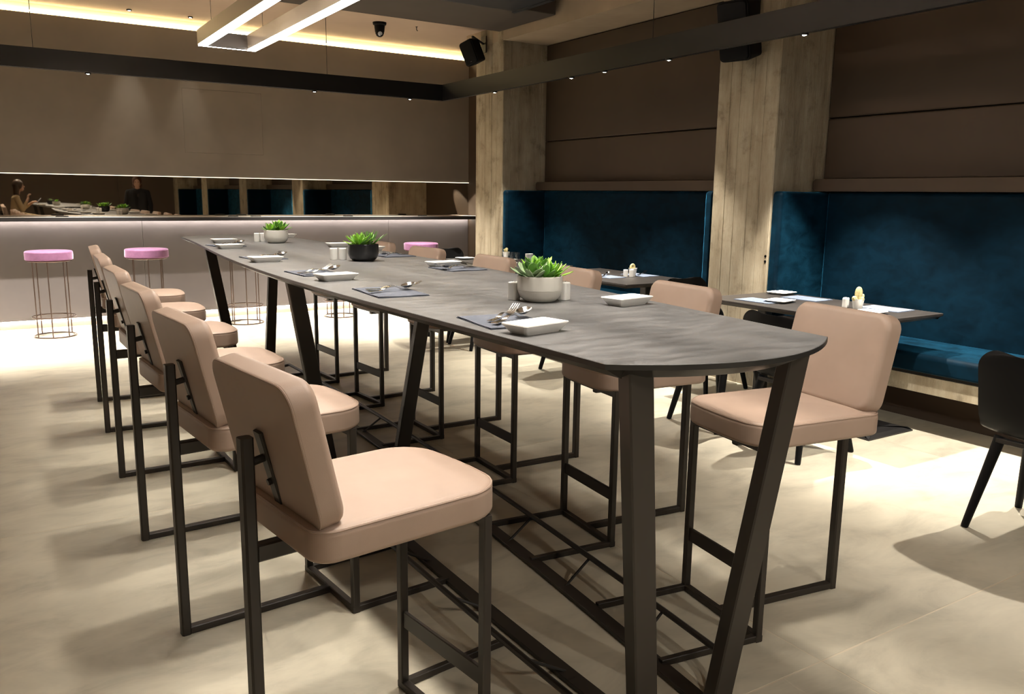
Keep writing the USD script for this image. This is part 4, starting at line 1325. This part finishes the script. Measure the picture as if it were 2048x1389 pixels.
# seated woman in a beige knit, phone in hand, on the left of the second table
def woman(x, y, rot):
    w = thing('person', 'long-haired person in a beige knit dress, seated and holding a phone, mirrored', 'person', (x, y, 0), rot)
    zt = 0.75
    sk = []
    head = arr((0.09, 0.0, 1.50))
    sk += [((0.03, 0, 1.31), .052), ((0.07, 0, 1.43), .050)],
    hands = []
    for s in (-1, 1):
        sh, el_, wr_ = arr((0.02, s * .17, 1.26)), arr((0.12, s * .22, 1.00)), (arr((0.33, -.07, 1.16)) if s < 0 else arr((0.24, .08, 1.24)))
        sk.append(((el_ * .4 + wr_ * .6, .031), (wr_, .025)))
        sk += hand(wr_, (0.8, 0.1 * s, .25) if s < 0 else (0.1, -.5, .9), (0, 0, 1) if s < 0 else (-1, 0, 0), s, 0.5)
        sk += [((arr((0.47, s * .10, .62)), .047), (arr((0.46, s * .10, .36)), .032)), ((arr((0.46, s * .10, .34)), .032), (arr((0.60, s * .10, .285)), .026))]
    parts = [ell(head, (.088, .072, .112)), ell(head + arr((.035, 0, -.055)), (.055, .052, .055)), ell(head + arr((.092, 0, -.012)), (.016, .012, .022)),
             ell(head + arr((.0, .073, -.01)), (.02, .012, .03)), ell(head + arr((.0, -.073, -.01)), (.02, .012, .03)), ell(head + arr((.082, 0, -.058)), (.010, .022, .007))]
    MB().mesh(smooth_mesh(hulls(sk, parts), 0.012, 8)).build('body', 'skin', w, smooth=60)
    ey = MB()
    for s in (-1, 1):
        ey.mesh(ell(head + arr((.080, s * .030, .004)), (.008, .012, .007)))
    ey.build('eyes', 'black_matt', w, smooth=60)
    dr = [((0.0, .10, .82), .12), ((0.0, .06, 1.02), .10)], [((0.0, -.10, .82), .12), ((0.0, -.06, 1.02), .10)], [((0.0, .06, 1.02), .105), ((0.01, .10, 1.22), .095)], [((0.0, -.06, 1.02), .105), ((0.01, -.10, 1.22), .095)]
    dr = [b[0] if isinstance(b[0][0], tuple) and len(b) == 1 else b for b in dr]
    bones = []
    for s in (-1, 1):
        bones += [((arr((0, s * .09, .86)), .125), (arr((0, s * .06, 1.03)), .10)), ((arr((0, s * .06, 1.03)), .10), (arr((.01, s * .10, 1.22)), .085)), ((arr((.02, 0, 1.27)), .07), (arr((.02, s * .15, 1.25)), .06)),
                  ((arr((.02, s * .16, 1.25)), .06), (arr((.12, s * .22, 1.00)), .046)), ((arr((.12, s * .22, 1.00)), .046), (arr((.33, -.07, 1.16)) * .6 + arr((.12, -.22, 1.0)) * .4 if s < 0 else arr((.24, .08, 1.24)) * .6 + arr((.12, .22, 1.0)) * .4, .036)),
                  ((arr((0.02, s * .10, .85)), .115), (arr((.44, s * .10, .80)), .075)), ((arr((.44, s * .10, .80)), .073), (arr((.475, s * .10, .56)), .062))]
    MB().mesh(smooth_mesh(hulls(bones), 0.03, 14)).build('dress', 'beige_knit', w, smooth=60)
    hb = [ell(head + arr((-.020, 0, .026)), (.108, .098, .122))]
    hb += [m3.Manifold.batch_hull([ell(head + arr((-.05, s * .05, .0)), (.065, .055, .085)), ell(head + arr((-.075, s * .06, -.34)), (.045, .060, .06))]) for s in (-1, 1)]
    hair = m3.Manifold.batch_boolean(hb, m3.OpType.Add) - ell(head + arr((.075, 0, -.03)), (.07, .066, .095))
    MB().mesh(smooth_mesh(hair, 0.02, 8)).build('hair', 'brown_hair', w, smooth=60)
    return w


wx, wy = 0.36 + 0.26, -1.20
woman(wx, wy, 0)
ph = thing('phone', 'phone held up by the person in beige, seen in the mirror', 'phone', (wx + .44, wy - .06, 1.19), 0)
MB().prism(rrect(0.15, 0.072, 0.01, 4), -0.004, 0.004, 0.001).rot((0, 1, 0), -50).build('case', 'napkin_white', ph)
MB().prism(rrect(0.14, 0.064, 0.006, 3), 0.0042, 0.0050).rot((0, 1, 0), -50).build('screen', 'phone_screen', ph)


def standing(x, y, rot):
    w = thing('person', 'person in dark clothes with reddish hair standing, dim in the mirror', 'person', (x, y, 0), rot)
    head = arr((0.02, 0, 1.62))
    sk = [((arr((0, 0, 1.44)), .056), (arr((.012, 0, 1.56)), .054))]
    for s in (-1, 1):
        wr_ = arr((.05, s * .24, .86))
        sk += [((arr((.02, s * .25, 1.0)), .034), (wr_, .027))] + hand(wr_, (0.05, 0, -1), (1, 0, 0), s, 0.35)
    parts = [ell(head, (.095, .076, .118)), ell(head + arr((.035, 0, -.06)), (.058, .055, .058)), ell(head + arr((.098, 0, -.012)), (.017, .013, .024)),
             ell(head + arr((0, .077, -.01)), (.02, .012, .032)), ell(head + arr((0, -.077, -.01)), (.02, .012, .032)), ell(head + arr((.086, 0, -.062)), (.010, .024, .007))]
    MB().mesh(smooth_mesh(hulls(sk, parts), 0.012, 8)).build('body', 'skin', w, smooth=60)
    ey = MB()
    for s in (-1, 1):
        ey.mesh(ell(head + arr((.086, s * .032, .004)), (.008, .012, .007)))
    ey.build('eyes', 'black_matt', w, smooth=60)
    b1, b2 = [], []
    for s in (-1, 1):
        b1 += [((arr((0, s * .08, .98)), .115), (arr((0, s * .09, 1.15)), .11)), ((arr((0, s * .09, 1.15)), .11), (arr((0, s * .11, 1.36)), .10)), ((arr((0, 0, 1.43)), .075), (arr((0, s * .18, 1.40)), .062)),
               ((arr((0, s * .19, 1.40)), .063), (arr((-.01, s * .25, 1.13)), .050)), ((arr((-.01, s * .25, 1.13)), .050), (arr((.035, s * .245, .90)), .036))]
        b2 += [((arr((0, s * .09, .95)), .115), (arr((.01, s * .10, .52)), .072)), ((arr((.01, s * .10, .52)), .072), (arr((-.02, s * .11, .10)), .050)), ((arr((-.02, s * .11, .045)), .045), (arr((.15, s * .13, .035)), .034))]
    MB().mesh(smooth_mesh(hulls(b1), 0.03, 14)).build('jacket', 'dark_cloth', w, smooth=60)
    MB().mesh(smooth_mesh(hulls(b2), 0.03, 14)).build('trousers', 'dark_cloth', w, smooth=60)
    hair = m3.Manifold.batch_boolean([ell(head + arr((-.014, 0, .03)), (.112, .098, .115)), ell(head + arr((-.045, 0, -.06)), (.075, .10, .11))], m3.OpType.Add) - ell(head + arr((.09, 0, -.03)), (.075, .066, .10))
    MB().mesh(smooth_mesh(hair, 0.02, 8)).build('hair', 'auburn_hair', w, smooth=60)
    return w


standing(2.95, -0.35, 100)
